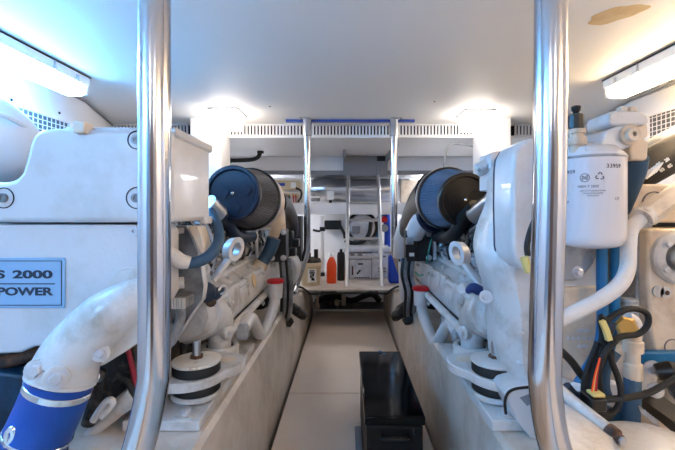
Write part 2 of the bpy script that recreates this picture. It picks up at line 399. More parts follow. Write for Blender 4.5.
rail([(xr+.002, yr, 1.597), (xr, yr, 1.25), (xr-.002, yr, 1.0), (xr-.008, yr, .76), (xr-.008, yr, .70), (xr+.004, yr, .62), (xr+.04, yr, .53), (xr+.085, yr, .45), (xr+.105, yr, .402)], .0222, 'thick stainless post in front of the white fuel filter canister')
for s, px in ((-1, 307.3), (1, 394)):
    x = P(px, 0, 2.77).x
    lab = 'thinner far stainless post beside the electrical terminal box' if s < 0 else 'thinner far stainless post beside the blue jug'
    rail([(x, 2.77, 1.597), (x, 2.77, 1.2), (x, 2.77, .9), (x, 2.77, .72), (x+s*.006, 2.77, .665), (x+s*.035, 2.77, .575), (x+s*.075, 2.77, .46), (x+s*.095, 2.72, .402)], .0245, lab, collar=(1.59, P(0, 136, 2.77).z))
bm = B(); box(bm, P(285, 0, 2.77).x, P(415.5, 0, 2.77).x, 2.80, 2.83, CEIL-.018, CEIL-.002)
tag(obj('ceiling_edge_strip', bm, M['stripb']), 'thin blue edge strip on the ceiling between the two far posts', 'trim strip')

# ================================================================== LADDER
t = thing('ladder', 'narrow stainless ladder leaning up into the aft hatch', 'ladder', P(364, 287, 3.3))
Lb, Lt, Rb, Rt = P(346.5, 287, 3.35), P(348.5, 172, 3.93), P(382, 287, 3.35), P(378, 172, 3.93)
for a, b in ((Lb, Lt), (Rb, Rt)):
    obj('rail', rod(B(), a, b, .017, 14), M['alu'], t); obj('foot', lathe(B(), [(.03, 0), (.024, .012)], (a.x, a.y, a.z-.004), (0, 0, 1), 16), M['white'], t)
    obj('hook', box(B(), b.x-.022, b.x+.022, b.y-.04, b.y+.03, b.z-.03, b.z+.05), M['steelgrey'], t, .006)
for py in (187, 203, 220, 238.5, 257.5):
    k = (287-py)/(287-172)
    # depth correct interpolation along the rail
    Yz = lambda k: 1/((1-k)/3.35+k/3.93)
    Y = Yz(k); pl = 346.5+2*k; pr = 382-4*k
    obj('rung', rod(B(), P(pl, py, Y), P(pr, py, Y), .014, 12), M['alu'], t)
# hatch trunk above the ladder
t = thing('hatch_trunk', 'dark grey open hatch trunk above the ladder', 'hatch', P(366, 175, 3.9))
x0, x1 = P(343, 0, 3.6).x, P(391, 0, 3.6).x
bm = B(); box(bm, x0, x1, 3.90, 3.953, P(0, 176, 3.9).z, HZ-.014); obj('panel', bm, M['steelgrey'], t, .003)
bm = B(); box(bm, x0, x0+.02, 3.5, 3.9, P(0, 158, 3.6).z, HZ-.014); box(bm, x1-.02, x1, 3.5, 3.9, P(0, 158, 3.6).z, HZ-.014); obj('side_panel', bm, M['steelgrey'], t, .003)
obj('warning_label', box(B(), P(377, 0, 3.89).x, P(385, 0, 3.89).x, 3.893, 3.899, P(0, 161, 3.89).z, P(0, 156, 3.89).z), M['black'], t)

# ================================================================== AFT EQUIPMENT
bm = B(); lathe(bm, [(.125, 0), (.125, .80)], P(335, 190, 4.33), (1, 0, 0), 32); tube(bm, [P(336, 190, 4.33), P(325, 189, 4.33), P(312, 190, 4.33), P(300, 192, 4.33)], [.125, .135, .12, .10], 24)
tag(obj('exhaust_pipe', bm, M['foil']), 'large silver lagged exhaust pipe running crosswise behind the ladder', 'pipe')
t = thing('bulkhead_sensor', 'small square white sensor box on the silver pipe', 'sensor', P(333, 200, 4.12))
obj('body', box(B(), P(327, 0, 4.12).x, P(334, 0, 4.12).x, 4.08, 4.16, P(0, 200, 4.1).z, P(0, 191, 4.1).z), M['white'], t, .006)
obj('bracket', box(B(), P(329, 0, 4.12).x, P(332, 0, 4.12).x, 4.10, 4.14, 1.036, P(0, 200, 4.1).z), M['black'], t)
t = thing('round_alarm', 'grey round alarm sounder with white band on the bulkhead shelf', 'alarm', P(313, 202, 4.1))
obj('dome', lathe(B(), [(.07, 0), (.075, .03), (.06, .09), (.03, .11)], P(313, 201.5, 4.1), (0, 0, 1), 20), M['greycast'], t)
obj('band', lathe(B(), [(.078, 0), (.078, .015)], P(313, 198, 4.1), (0, 0, 1), 20), M['white'], t)
# electrical terminal box
t = thing('terminal_box', 'open cream electrical terminal box with coloured wires on the bulkhead', 'electrical box', P(286, 203, 4.05))
obj('backing', box(B(), P(268, 0, 4.05).x, P(304, 0, 4.05).x, 4.05, 4.10, P(0, 205, 4.05).z, P(0, 178, 4.05).z), M['white'], t, .004)
cov = obj('cover', box(B(), P(271, 0, 4.0).x, P(300, 0, 4.0).x, 3.98, 4.05, P(0, 190, 4.0).z, P(0, 180.5, 4.0).z), M['cream'], t, .006)
obj('switch', box(B(), P(291, 0, 3.98).x, P(296, 0, 3.98).x, 3.96, 3.98, P(0, 188, 3.98).z, P(0, 182.5, 3.98).z), M['white'], cov, .002)
obj('emblem', box(B(), P(277, 0, 3.98).x, P(285, 0, 3.98).x, 3.974, 3.98, P(0, 186, 3.98).z, P(0, 183, 3.98).z), M['royal'], cov, .002)
obj('terminal_strip', box(B(), P(276, 0, 4.0).x, P(298, 0, 4.0).x, 4.0, 4.05, P(0, 198, 4.0).z, P(0, 193, 4.0).z), M['cream'], t, .002)
for k in range(9):
    m = [M['darkred'], M['black'], M['white'], M['red']][k % 4]
    obj('wire', tube(B(), [P(278+k*2.2, 195, 3.99), P(278.3+k*2.2, 199, 3.98), P(278+k*2.2+.5, 204, 4.03)], .006, 6, n=3), m, t)
obj('wire', tube(B(), [P(296, 188, 3.97), P(301, 191, 3.96), P(301, 197, 3.97), P(298, 202, 4.0)], .011, 8), M['black'], t)
# black drain hose on recess wall
t = thing('drain_hose', 'short black hose bent across the recess above the left air filter', 'hose', P(245, 162, 3.6))
obj('hose', tube(B(), [P(229, 160.5, 3.6), P(240, 160.3, 3.6), P(252, 159.5, 3.6), P(258, 157, 3.6), P(260.5, 152, 3.6)], .019, 12), M['rubber'], t)
obj('fitting', lathe(B(), [(.028, 0), (.028, .03)], P(227.5, 160.5, 3.6), (1, 0, 0), 12), M['black'], t)
obj('fitting', lathe(B(), [(.03, 0), (.03, .05)], P(260.5, 153.5, 3.6), (0, 0, 1), 12), M['black'], t)
# thin cable on the right
t = thing('sensor_cable', 'thin grey cable arching down beside the cream post', 'cable', P(444, 190, 3.0))
obj('cable', tube(B(), [P(443.5, 195, 3.0), P(444, 165, 3.0), P(447, 150, 3.0), P(453, 144.5, 3.0), P(465, 145, 3.0), P(480, 148, 3.0)], .006, 8), M['greycast'], t)
obj('gland', lathe(B(), [(.02, 0), (.02, .05)], P(479, 147.7, 3.0), (1, 0, 0), 12), M['brass'], t)
obj('clamp', box(B(), P(476, 0, 3).x, P(482, 0, 3).x, 2.98, 3.04, P(0, 158, 3).z, P(0, 155, 3).z), M['black'], t)
tag(obj('warm_bulkhead_panel', box(B(), P(400, 0, 4.2).x, P(424, 0, 4.2).x, 4.17, 4.2, P(0, 203, 4.2).z, P(0, 180, 4.2).z), M['warmcast'], None, .01), 'cream panel on the bulkhead behind the far right post', 'panel')
# shadowy equipment below the shelf
t = thing('water_heater', 'white and grey machinery with a round black band behind the ladder', 'machine', P(362, 245, 4.2))
obj('drum', lathe(B(), [(.14, 0), (.15, .02), (.15, .14), (.13, .16)], P(362, 227, 4.30), (0, -1, 0), 28), M['genwhite'], t)
obj('band', ring(B(), P(362, 227, 4.16), (0, -1, 0), .165, .135, .03), M['rubber'], t)
obj('cap', box(B(), P(352, 0, 4.1).x, P(360, 0, 4.1).x, 4.06, 4.14, P(0, 233, 4.1).z, P(0, 226, 4.1).z), M['steelgrey'], t, .006)
obj('hose', tube(B(), [P(345, 240, 4.05), P(352, 243, 4.05), P(362, 242, 4.05), P(369, 234, 4.05), P(371, 222, 4.05)], .022, 10), M['rubber'], t)
obj('mounting_frame', box(B(), P(347, 0, 4.2).x, P(378, 0, 4.2).x, 4.12, 4.48, .333, P(0, 240, 4.2).z), M['greycast'], t, .01)
t = thing('control_box', 'small black control box on the back wall above the orange bottle', 'electrical box', P(332, 230, 4.35))
obj('body', box(B(), P(324.5, 0, 4.35).x, P(341, 0, 4.35).x, 4.33, 4.5, P(0, 229.5, 4.35).z, P(0, 220.5, 4.35).z), M['black'], t, .006)
obj('cable', tube(B(), [P(340, 226, 4.3), P(344, 233, 4.28), P(345, 238, 4.30)], .018, 8), M['rubber'], t)
obj('cable', tube(B(), [P(326, 227, 4.3), P(320, 231, 4.3), P(313, 230, 4.3)], .012, 8), M['rubber'], t)
t = thing('sea_strainer', 'dark blue pipework with a red knob beside the ladder', 'pipework', P(384, 245, 4.2))
obj('pipe', tube(B(), [P(378, 250, 4.2), P(378.5, 225, 4.2), P(382, 214, 4.2)], .035, 14), M['bluepipe'], t)
obj('pipe', tube(B(), [P(388, 250, 4.2), P(388, 230, 4.2), P(386, 214, 4.2)], .04, 14), M['royal'], t)
obj('valve', lathe(B(), [(.04, 0), (.04, .05), (.02, .06)], P(384, 228, 4.15), (0, -1, 0), 14), M['steelgrey'], t)
obj('knob', lathe(B(), [(.02, 0), (.032, .01), (.032, .03), (.02, .04)], P(384, 219.5, 4.05), (0, -1, 0), 16), M['red'], t)
obj('bracket', box(B(), P(379, 0, 4.2).x, P(398, 0, 4.2).x, 4.2, 4.48, .333, P(0, 246, 4.2).z), M['greycast'], t)
# generator set
gy = 3.72
t = thing('generator', 'white generator cabinet with labelled control panel behind the ladder', 'generator', P(366, 278, gy))
gz0 = .333; gz1 = P(0, 247.5, gy).z
obj('cabinet', box(B(), P(345, 0, gy).x, P(390, 0, gy).x, gy, 4.02, gz0, gz1-.05), M['genwhite'], t, .008)
obj('lid', box(B(), P(344, 0, gy).x, P(391, 0, gy).x, gy-.01, 4.02, gz1-.045, gz1), M['genwhite'], t, .012)
dr = obj('access_panel', box(B(), P(349, 0, gy).x, P(372, 0, gy).x, gy-.012, gy, P(0, 279, gy).z, P(0, 259, gy).z), M['genwhite'], t, .003)
bm = B()
for a, b, c, d in ((349, 372, 259, 259.6), (349, 372, 278.6, 279.2), (349, 349.6, 259, 279), (371.4, 372, 259, 279)): box(bm, P(a, 0, gy).x, P(b, 0, gy).x, gy-.015, gy-.012, P(0, d, gy).z, P(0, c, gy).z)
obj('seam', bm, M['greyink'], dr)
bm = B(); box(bm, P(358, 0, gy).x, P(363, 0, gy).x, gy-.018, gy-.012, P(0, 264.5, gy).z, P(0, 263, gy).z); obj('latch', bm, M['black'], dr)
obj('latch', rod(B(), P(352.5, 266, gy-.02), P(352.5, 275, gy-.02), .007, 8), M['rust'], dr)
obj('latch', rod(B(), P(357, 274, gy-.02), P(360.5, 270, gy-.02), .008, 8), M['black'], dr)
bm = B()
for k in range(7): box(bm, P(354.5+k*2.2, 0, gy).x, P(356+k*2.2, 0, gy).x, gy-.015, gy-.012, P(0, 278.2, gy).z, P(0, 276.8, gy).z)
obj('printed_label', bm, M['greyink'], dr)
for px in (352.5, 360): obj('gauge', lathe(B(), [(.024, 0), (.022, .012)], P(px, 255.5, gy), (0, -1, 0), 18), M['steelgrey'], t)
obj('printed_label', box(B(), P(349, 0, gy).x, P(372, 0, gy).x, gy-.004, gy+.001, P(0, 253.3, gy).z, P(0, 252.3, gy).z), M['greyink'], t)
for py in (256, 268, 271): obj('vent_slot', box(B(), P(378, 0, gy).x, P(386, 0, gy).x, gy-.006, gy+.001, P(0, py+1.2, gy).z, P(0, py-.4, gy).z), M['steelgrey'], t)
# bottles and tubs on the platform
def bottle(px, y_, pytop, wpx, m, capm, label, name, shoulder=.62):
    b = P(px, 0, y_); b.z = .333; top = P(0, pytop, y_).z; h = top-b.z; r = wpx*y_/F/2
    t = thing(name, label, 'bottle', b, None)
    obj('body', lathe(B(), [(r*.9, 0), (r, .01), (r, h*shoulder), (r*.8, h*(shoulder+.1)), (r*.35, h*.86)], b, (0, 0, 1), 24), m, t, ang=50)
    obj('cap', lathe(B(), [(r*.4, h*.86), (r*.4, h*.97), (r*.3, h)], b, (0, 0, 1), 16), capm, t)
bottle(331.5, 3.48, 252.5, 10, M['orange'], M['white'], 'orange plastic bottle standing on the aft platform', 'oil_bottle')
bottle(341, 3.62, 249, 8, M['black'], M['black'], 'black bottle standing between the orange bottle and generator', 'coolant_bottle', .8)
b = P(311, 0, 3.42); b.z = .333
t = thing('bucket', 'cream bucket with printed label and dark lid beside the orange bottle', 'bucket', b)
obj('tub', lathe(B(), [(.075, 0), (.09, .16), (.097, .165), (.097, .19)], b, (0, 0, 1), 28), M['cream'], t, ang=50)
obj('contents', lathe(B(), [(.088, .185), (.08, .22), (.05, .23)], b, (0, 0, 1), 20), M['dark'], t)
obj('fitting', lathe(B(), [(.018, .22), (.018, .30)], (b.x+.045, b.y-.02, b.z), (0, 0, 1), 12), M['black'], t)
obj('fitting', lathe(B(), [(.022, .22), (.022, .27)], (b.x-.02, b.y-.02, b.z), (0, 0, 1), 12), M['black'], t)
bm = B(); lb = [(b.x+math.sin(a)*.0925, b.y-math.cos(a)*.0925) for a in [k*.1+.0 for k in range(-2, 7)]]
lo = lb+[(x*1+ (b.x-x)*.03, y+(b.y-y)*.03) for x, y in lb[::-1]]
loft(bm, [[(x, y, b.z+.03) for x, y in lo], [(x, y, b.z+.14) for x, y in lo]]); la = obj('label_sticker', bm, M['white'], t, smooth=False)
bm = B()
for zz in (.125, .112, .10): box(bm, b.x-.005, b.x+.04, b.y-.098, b.y-.092, b.z+zz, b.z+zz+.006)
for dx, dz, w in ((0, .07, .014), (.02, .08, .012), (.012, .05, .016), (.026, .045, .01)): box(bm, b.x+dx, b.x+dx+w, b.y-.098, b.y-.090, b.z+dz, b.z+dz+.02)
obj('print', bm, M['black'], la)
b = P(387.5, 0, 3.5); b.z = .333
b = P(394, 0, 3.5); b.z = .333
t = thing('jug', 'royal blue plastic jug behind the far right post', 'jug', b)
obj('body', box(B(), b.x-.05, b.x+.07, b.y-.06, b.y+.06, b.z, b.z+.24), M['royal'], t, .02, 3)
obj('neck', lathe(B(), [(.022, .235), (.022, .275)], b, (0, 0, 1), 14), M['white'], t)
t = thing('vertical_pipe', 'white vertical pipe with black clamps left of the orange bottle', 'pipe', P(322, 282, 3.9))
obj('pipe', rod(B(), (P(322.5, 0, 3.9).x, 3.9, .333), P(322.5, 216, 3.9), .018, 12), M['white'], t)
obj('clamp', lathe(B(), [(.028, 0), (.028, .04)], P(322.5, 231, 3.9), (0, 0, 1), 12), M['black'], t)
obj('valve', box(B(), P(317, 0, 3.9).x, P(325, 0, 3.9).x, 3.84, 3.9, P(0, 282, 3.9).z, P(0, 272, 3.9).z), M['black'], t, .008)
# bilge fittings seen under the platform
t = thing('bilge_pump', 'dark bilge pump with pale hose ends under the platform', 'pump', (0, 4.1, -.05))
obj('body', lathe(B(), [(.10, 0), (.11, .1), (.08, .2)], (-.18, 4.15, -.06), (0, 0, 1), 20), M['dark'], t)
obj('hose', tube(B(), [(-.3, 4.0, .05), (-.12, 3.98, .12), (.05, 4.02, .06), (.25, 4.0, .13), (.34, 4.0, .06)], .03, 12), M['rubber'], t)
obj('connector', box(B(), -.045, -.0, 3.93, 3.97, .03, .13), M['cream'], t, .006)
obj('connector', lathe(B(), [(.025, 0), (.025, .04)], (-.09, 3.95, .04), (0, -.6, 1), 14), M['cream'], t)
obj('float_switch', lathe(B(), [(.02, 0), (.02, .07)], (.30, 3.95, .15), (0, 0, 1), 14), M['darkred'], t)
t = thing('bilge_bottle', 'pale pipe fitting in the bilge corner by the left bed', 'fitting', (-.29, 3.93, 0))
obj('body', lathe(B(), [(.025, 0), (.025, .06), (.015, .08), (.015, .2)], (-.28, 3.91, -.02), (0, 0, 1), 14), M['warmcast'], t)

# ================================================================== BLACK TOOLBOX
t = thing('storage_case', 'glossy black lidded case standing on the walkway floor', 'case', (.158, 1.55, 0))
x0, x1, y0, y1 = .060, .253, 1.27, 1.87
obj('body', box(B(), x0+.006, x1-.006, y0+.008, y1-.008, .004, .268), M['casebody'], t, .008)
lid = obj('lid', box(B(), x0, x1, y0, y1, .270, .300), M['gloss'], t, .006, 3)
obj('handle', tube(B(), [(.115, y0+.006, .235), (.120, y0-.012, .236), (.156, y0-.014, .237), (.192, y0-.012, .236), (.197, y0+.006, .235)], .006, 10), M['black'], t)
obj('side_rail', box(B(), x0-.022, x0+.004, 1.30, 1.72, .004, .03), M['steelgrey'], t, .002)
bm = B(); box(bm, x0+.09, x0+.105, y1-.02, y1-.012, .300, .306); box(bm, x0+.11, x0+.12, y1-.05, y1-.043, .300, .304); obj('catch', bm, M['bluepipe'], lid)
for zz in (.04, .22): pass

# ================================================================== ENGINES (parts shared by both, mirrored)
XC = 0.0
def engine_common(t, s):
    X = lambda x: XC+s*x                          # x measured outboard from the walkway centre line
    V = lambda x, y, z: Vector((X(x), y, z))
    warm = s > 0
    # block
    bm = B(); loft(bm, [[V(a, y, z) for a, z in ((.50, .44), (.50, .62), (.56, .86), (.70, 1.02), (1.10, 1.02), (1.25, .80), (1.25, .44))] for y in (1.22, 2.85)])
    obj('engine_block', bm, M['dark'], t)
    # sump / manifold casting along the inner side
    bm = B(); R = []
    prof = [(.395, .60), (.405, .565), (.44, .545), (.50, .53), (.62, .53), (.62, .70), (.53, .712), (.48, .706), (.42, .672), (.40, .652)]
    cx, cz = .5, .65
    for y, k in ((1.20, .55), (1.215, .8), (1.25, .95), (1.30, 1), (1.8, 1), (2.4, 1), (2.62, .97), (2.66, .8)):
        R.append([V(cx+(a-cx)*k, y, cz+(z-cz)*k) for a, z in prof])
    loft(bm, R); man = obj('coolant_manifold', bm, M['cast'], t, .012, 3, ang=25)
    for y in (1.30, 1.55, 1.85, 2.15, 2.45):
        bm = B(); bolt(bm, V(.455, y, .690), Vector((-s*.6, 0, 1)), .010, .014); obj('bolt', bm, M['cast'], man)
    bm = B(); tube(bm, [V(.392, 1.33, .548), V(.392, 1.9, .552), V(.392, 2.6, .556)], .016, 12, sm=False); obj('lower_rail', bm, M['cast'], man)
    bm = B(); tube(bm, [V(.414, 1.27, .666), V(.414, 1.9, .668), V(.414, 2.6, .668)], .013, 12, sm=False); obj('upper_rail', bm, M['cast'], man)
    bm = B(); lathe(bm, [(.022, 0), (.022, .02), (.016, .024)], V(.40, 1.32, .553), (-s, -.5, 0), 18); obj('boss', bm, M['cast'], man)
    bm = B(); bolt(bm, V(.385, 1.31, .553), (-s, -.5, 0), .009, .01); obj('bolt', bm, M['boltmet'], man)
    bm = B(); lathe(bm, [(.03, 0), (.03, .003)], V(.397, 1.72, .655), (-s, 0, .2), 18); obj('tan_spot' if not warm else 'casting_mark', bm, M['tan'] if not warm else M['cast'], man)
    # rocker cover shelf above it with bolts
    bm = B(); loft(bm, [[V(a, y, z) for a, z in ((.472, .70), (.477, .716), (.495, .722), (.53, .722), (.53, .70))] for y in (1.24, 2.6)])
    rc = obj('rocker_cover', bm, M['cast'], t, .006)
    for k in range(7):
        y = 1.34+k*.2; bm = B(); bolt(bm, V(.486, y, .718), (-s*.35, 0, 1), .009, .014); obj('bolt', bm, M['cast'], rc)
    # cylinder heads: braided / finned machinery seen above the shelf
    bm = B(); loft(bm, [[V(a, y, z) for a, z in ((.492, .72), (.532, .86), (.58, .95), (.72, .99), (.70, .72))] for y in (1.26, 2.62)])
    ch = obj('cylinder_head', bm, M['braid'], t, .01)
    for k in range(9):
        y = 1.30+k*.145
        bm = B(); tube(bm, [V(.49, y, .725), V(.482, y+.01, .79), V(.51, y+.05, .87), V(.555, y+.07, .935)], .009, 8); obj('fuel_line', bm, M['alu'] if k % 2 else M['blackmet'], ch)
        bm = B(); box(bm, *sorted((X(.478), X(.53))), y+.045, y+.095, .745, .785, roty(-s*20)); obj('injector_cover', bm, M['blackmet'] if k % 3 == 0 else M['greycast'], ch, .006)
        bm = B(); lathe(bm, [(.014, 0), (.014, .02), (.008, .026)], V(.51, y+.07, .83), (-s, -.3, .4), 10); obj('injector_plug', bm, M['chrome'] if k % 2 else M['black'], ch)
        bm = B(); tube(bm, [V(.49, y+.10, .73), V(.468, y+.09, .78), V(.50, y+.03, .84), V(.53, y-.02, .89)], .0055, 6); obj('sensor_wire', bm, M['rubber'] if k % 2 else M['braid'], ch)
    rg = random.Random(11+s)
    for k in range(26):
        y = 1.28+rg.random()*.95; z = .74+rg.random()*.15; a = .488+(z-.72)*.30; m_ = M[rg.choice(['alu', 'black', 'greycast', 'braid', 'bluefilt', 'cast', 'black'])]; w_ = .008+rg.random()*.012
        bm = B()
        if k % 2: lathe(bm, [(w_, 0), (w_, .02), (w_*.6, .03)], V(a, y, z), (-s, rg.uniform(-.8, .3), rg.uniform(-.2, .9)), 8)
        else: tube(bm, [V(a, y, z), V(a-.02, y+.03*rg.uniform(-1, 1), z+.015), V(a+.01, y+.07*rg.uniform(-1, 1), z+.05)], w_*.5, 8)
        obj('pipe_fitting', bm, m_, ch)
    bm = B(); lathe(bm, [(.012, 0), (.012, 1.2)], V(.52, 1.32, .86), (0, 1, 0), 12); obj('fuel_rail', bm, M['blackmet'], ch)
    # relief on the manifold casting
    for y0_, y1_ in ((1.36, 1.50), (1.62, 1.80), (1.92, 2.12), (2.22, 2.45)):
        bm = B(); loft(bm, [[V(a, y, z) for a, z in ((.393, .615), (.399, .600), (.42, .61), (.42, .69), (.402, .685))] for y in (y0_, y1_)]); obj('cast_panel', bm, M['cast'], man, .004)
    for y, z in ((1.36, .70), (1.58, .72), (1.88, .72), (2.18, .72), (1.58, .58), (1.88, .58), (2.18, .58)):
        bm = B(); bolt(bm, V(.393, y, z-.06), Vector((-1*s, 0, .3)), .008, .010); obj('bolt', bm, M['cast'], man)
    # bulbous front elbow of the casting with lobes
    bm = B(); tube(bm, [V(.47, 1.20, .64), V(.455, 1.25, .635), V(.44, 1.33, .60), V(.435, 1.38, .565)], [.066, .070, .060, .048], 20); obj('front_elbow', bm, M['cast'], man, ang=60)
    bm = B(); lathe(bm, [(.060, 0), (.084, .004), (.084, .018), (.06, .022)], V(.455, 1.245, .645), (s*.15, -1, .1), 8); obj('front_flange', bm, M['cast'], man, .004)
    bm = B(); box(bm, *sorted((X(.395), X(.43))), 1.22, 1.30, .60, .66, roty(s*20)); obj('cast_lug', bm, M['cast'], man, .008)
    bm = B(); tube(bm, [V(.50, 1.16, .70), V(.47, 1.14, .66), V(.49, 1.13, .59), V(.54, 1.14, .55)], .014, 10); obj('front_pipe', bm, M['greycast'], man)
    bm = B(); lathe(bm, [(.03, 0), (.034, .01), (.034, .03), (.02, .036)], V(.52, 1.17, .60), (-s*.2, -1, 0), 20); obj('front_cap', bm, M['cast'], man)
    for a, z in ((.44, .70), (.50, .705), (.53, .57)):
        bm = B(); bolt(bm, V(a, 1.185, z), (0, -1, 0), .010, .012); obj('bolt', bm, M['boltmet'], man)
    # small pipework and brackets below the casting
    for y in (1.62, 2.0, 2.35):
        bm = B(); tube(bm, [V(.42, y, .55), V(.40, y+.03, .50), V(.43, y+.08, .46), V(.50, y+.10, .45)], .014, 10); obj('drain_pipe', bm, M['rubber'] if y > 1.9 else M['greycast'], t)
    bm = B(); loft(bm, [[V(a, y, z) for a, z in ((.40, .44), (.40, .50), (.41, .545), (.50, .545), (.50, .44))] for y in (2.30, 2.42)]); obj('support_foot', bm, M['cast'], t, .006)
    # lifting eye: flat ring on an arm
    c = P(231, 247, 1.36) if s < 0 else P(462, 251, 1.36)
    ax = Vector((-s*.90, -.50, .12)).normalized(); dn = Vector((s*.55, -.25, -.62)); dn = (dn-ax*dn.dot(ax)).normalized()
    bm = B(); ring(bm, (0, 0, 0), ax, .031, .017, .034)
    for v in bm.verts: v.co += dn*v.co.dot(dn)*.45
    bmesh.ops.translate(bm, verts=bm.verts, vec=c+dn*.012); obj('lifting_eye', bm, M['paint'], t, .002)
    bm = B(); tube(bm, [c+dn*.045+ax*.016, c+dn*.075+ax*.01, c+dn*.13-ax*.01], .018, 10, flat=.6); obj('eye_arm', bm, M['paint'], t)
    # oil filler
    cp = P(275.5, 283, 1.93) if s < 0 else P(421, 290.5, 1.95)
    e = P(243, 328, 1.42) if s < 0 else P(458, 333, 1.46)
    q = [cp+Vector((0, 0, -.005)), cp+Vector((0, 0, -.06)), cp+Vector((s*.012, -.05, -.135)), cp+Vector((s*.03, -.19, -.19)), e+Vector((0, .12, .002)), e]
    ft = obj('oil_filler_tube', tube(B(), q, [.027, .026, .026, .026, .025, .024], 16), M['paint'], t)
    obj('neck', lathe(B(), [(.027, -.075), (.033, -.07), (.035, -.012), (.035, 0)], cp, (0, 0, 1), 20), M['paint'], ft)
    cap = obj('red_cap', lathe(B(), [(.036, 0), (.042, .004), (.042, .016), (.03, .022)], cp, (0, 0, 1), 24), M['red'], ft); cap['label'] = 'red filler cap'
    obj('tip_fitting', box(B(), e.x-.02, e.x+.02, e.y-.03, e.y+.02, e.z-.035, e.z+.015), M['greycast'], ft, .006)
    # control unit
    a, b_ = ((269, 229.5), (286, 262)) if s < 0 else ((406.5, 230), (433, 261.5))
    Yc = 2.1
    p0, p1 = P(*a, Yc), P(*b_, Yc)
    cu = obj('control_unit', box(B(), p0.x, p1.x, Yc, Yc+.10, p1.z, p0.z), M['blackmet'], t, .005)
    bx = P(269, 0, Yc).x if s < 0 else P(434, 0, Yc).x
    obj('bracket', box(B(), bx-.006, bx+.006, Yc-.03, Yc+.08, P(0, 259, Yc).z, P(0, 228, Yc).z), M['paint'], cu)
    for u, v in (((272, 232), (283.5, 232), (283.5, 258), (272, 258)) if s < 0 else ((429, 234), (429, 258), (415, 233), (409, 252))):
        bm = B(); bolt(bm, P(u, v, Yc), (0, -1, 0), .011, .008); obj('bolt', bm, M['boltmet'], cu)
    # air filter
    if s < 0: f0, f1 = P(232, 193, 1.62), P(250.5, 199.5, 1.90)
    else: f0, f1 = P(466, 200, 1.66), P(446.5, 198.5, 1.90)
    ax = (f1-f0).normalized(); L = (f1-f0).length
    bm = B(); seg = 64; uvl = bm.loops.layers.uv.new('UVMap')
    prof = [(.112, .02), (.1415, L-.02)]
    u = ax.orthogonal().normalized(); v = ax.cross(u); N = 12
    rings = []; seg = 168
    for j in range(N+1):
        h = .02+(L-.04)*j/N; r0 = .109+(.1415-.109)*j/N
        rings.append([bm.verts.new(f0+ax*h+(u*math.cos(2*PI*k/seg)+v*math.sin(2*PI*k/seg))*(r0-(.0045 if k % 2 else 0))) for k in range(seg)])
    for j in range(N):
        for k in range(seg):
            fc = bm.faces.new((rings[j][k], rings[j][(k+1) % seg], rings[j+1][(k+1) % seg], rings[j+1][k]))
            for lp, (uu, vv) in zip(fc.loops, ((k, j), (k+1, j), (k+1, j+1), (k, j+1))):
                lp[uvl].uv = (uu/seg*2*PI*.128, vv/N*L)
    af = obj('air_filter', bm, M['pleatd'] if s < 0 else M['pleatb'], t, ang=10)
    af['label'] = 'round mesh air filter with dark end cap'
    capm = M['bluefilt'] if s < 0 else M['black']
    bm = B(); lathe(bm, [(.02, .012), (.094, .012), (.099, 0), (.110, 0), (.115, .008), (.115, .028), (.108, .034)], f0, ax, 48); ec = obj('end_cap', bm, capm, af, ang=30)
    obj('centre_nut', lathe(B(), [(.007, 0), (.007, .01), (.004, .013)], f0+ax*.012, -ax, 12), M['chrome'], ec)
    bm = B()
    for a0, r0, rr in ((.5, .05, .03), (2.2, .06, .025), (4.0, .045, .03)):
        lathe(bm, [(rr, 0), (rr, .003)], f0+ax*.010+(u*math.cos(a0)+v*math.sin(a0))*r0-ax*.001, -ax, 5)
    obj('moulding', bm, capm, ec)
    bm = B(); lathe(bm, [(.140, L-.03), (.148, L-.026), (.148, L), (.135, L+.01)], f0, ax, 48); obj('rear_rim', bm, M['black'], af)
    bm = B(); lathe(bm, [(.149, L-.006), (.149, L+.006)], f0, ax, 48); obj('clamp_band', bm, M['alu'], af)
    # intake elbow after the filter
    g = f1+ax*.01
    if s < 0: q = [g, P(262, 201, 1.98), P(270, 211, 2.08), P(275, 228, 2.14), P(277, 245, 2.16)]
    else: q = [g, P(438, 206, 1.95), P(430, 216, 1.98), P(421, 222, 2.02), P(414, 234, 2.08)]
    obj('intake_elbow', tube(B(), q, [.13, .12, .075, .058, .055] if s < 0 else [.12, .09, .06, .052, .05], 24), M['warmcast'] if s < 0 else M['paint'], t)
    if s < 0: q = [P(270, 203, 2.10), P(281, 208, 2.3), P(290, 220, 2.5), P(292, 235, 2.6)]; rr = [.09, .07, .05, .04]
    else: q = [P(441, 197, 1.95), P(425, 208, 2.12), P(412, 222, 2.35), P(406, 234, 2.5)]; rr = [.138, .105, .065, .045]
    obj('intake_boot', tube(B(), q, rr, 20), M['black'], t)
    # chrome clamp beside the filter
    c0, c1 = (P(207, 203, 1.50), P(219, 215, 1.55)) if s < 0 else (P(474, 216, 1.6), P(500, 196, 1.48))
    obj('charge_pipe', tube(B(), [c0, (c0+c1)/2, c1], .038, 20, n=2), M['alu'], t)
    c2, c3 = (P(214, 211, 1.56), P(236, 236, 1.75)) if s < 0 else (P(476, 206, 1.58), P(452, 236, 1.75))
    obj('charge_hose', tube(B(), [c2, (c2+c3)/2+Vector((0, 0, .014)), c3, c3+Vector((0, .3, -.02))], .029, 16), M['bluefilt'] if s < 0 else M['rubber'], t)
    # cables down from the unit
    xs = (280, 283, 285.5, 289) if s < 0 else (403.5, 406.5, 410, 413)
    for i, px in enumerate(xs):
        obj('cable', tube(B(), [P(px, 258, 2.13), P(px+1.5*s*-1, 275, 2.12), P(px+2.2, 292, 2.14), P(px+1, 312, 2.22), P(px+s*3, 322, 2.3)], .009+.003*(i % 2), 8), [M['black'], M['greycast'], M['rubber'], M['greycast']][i], t)
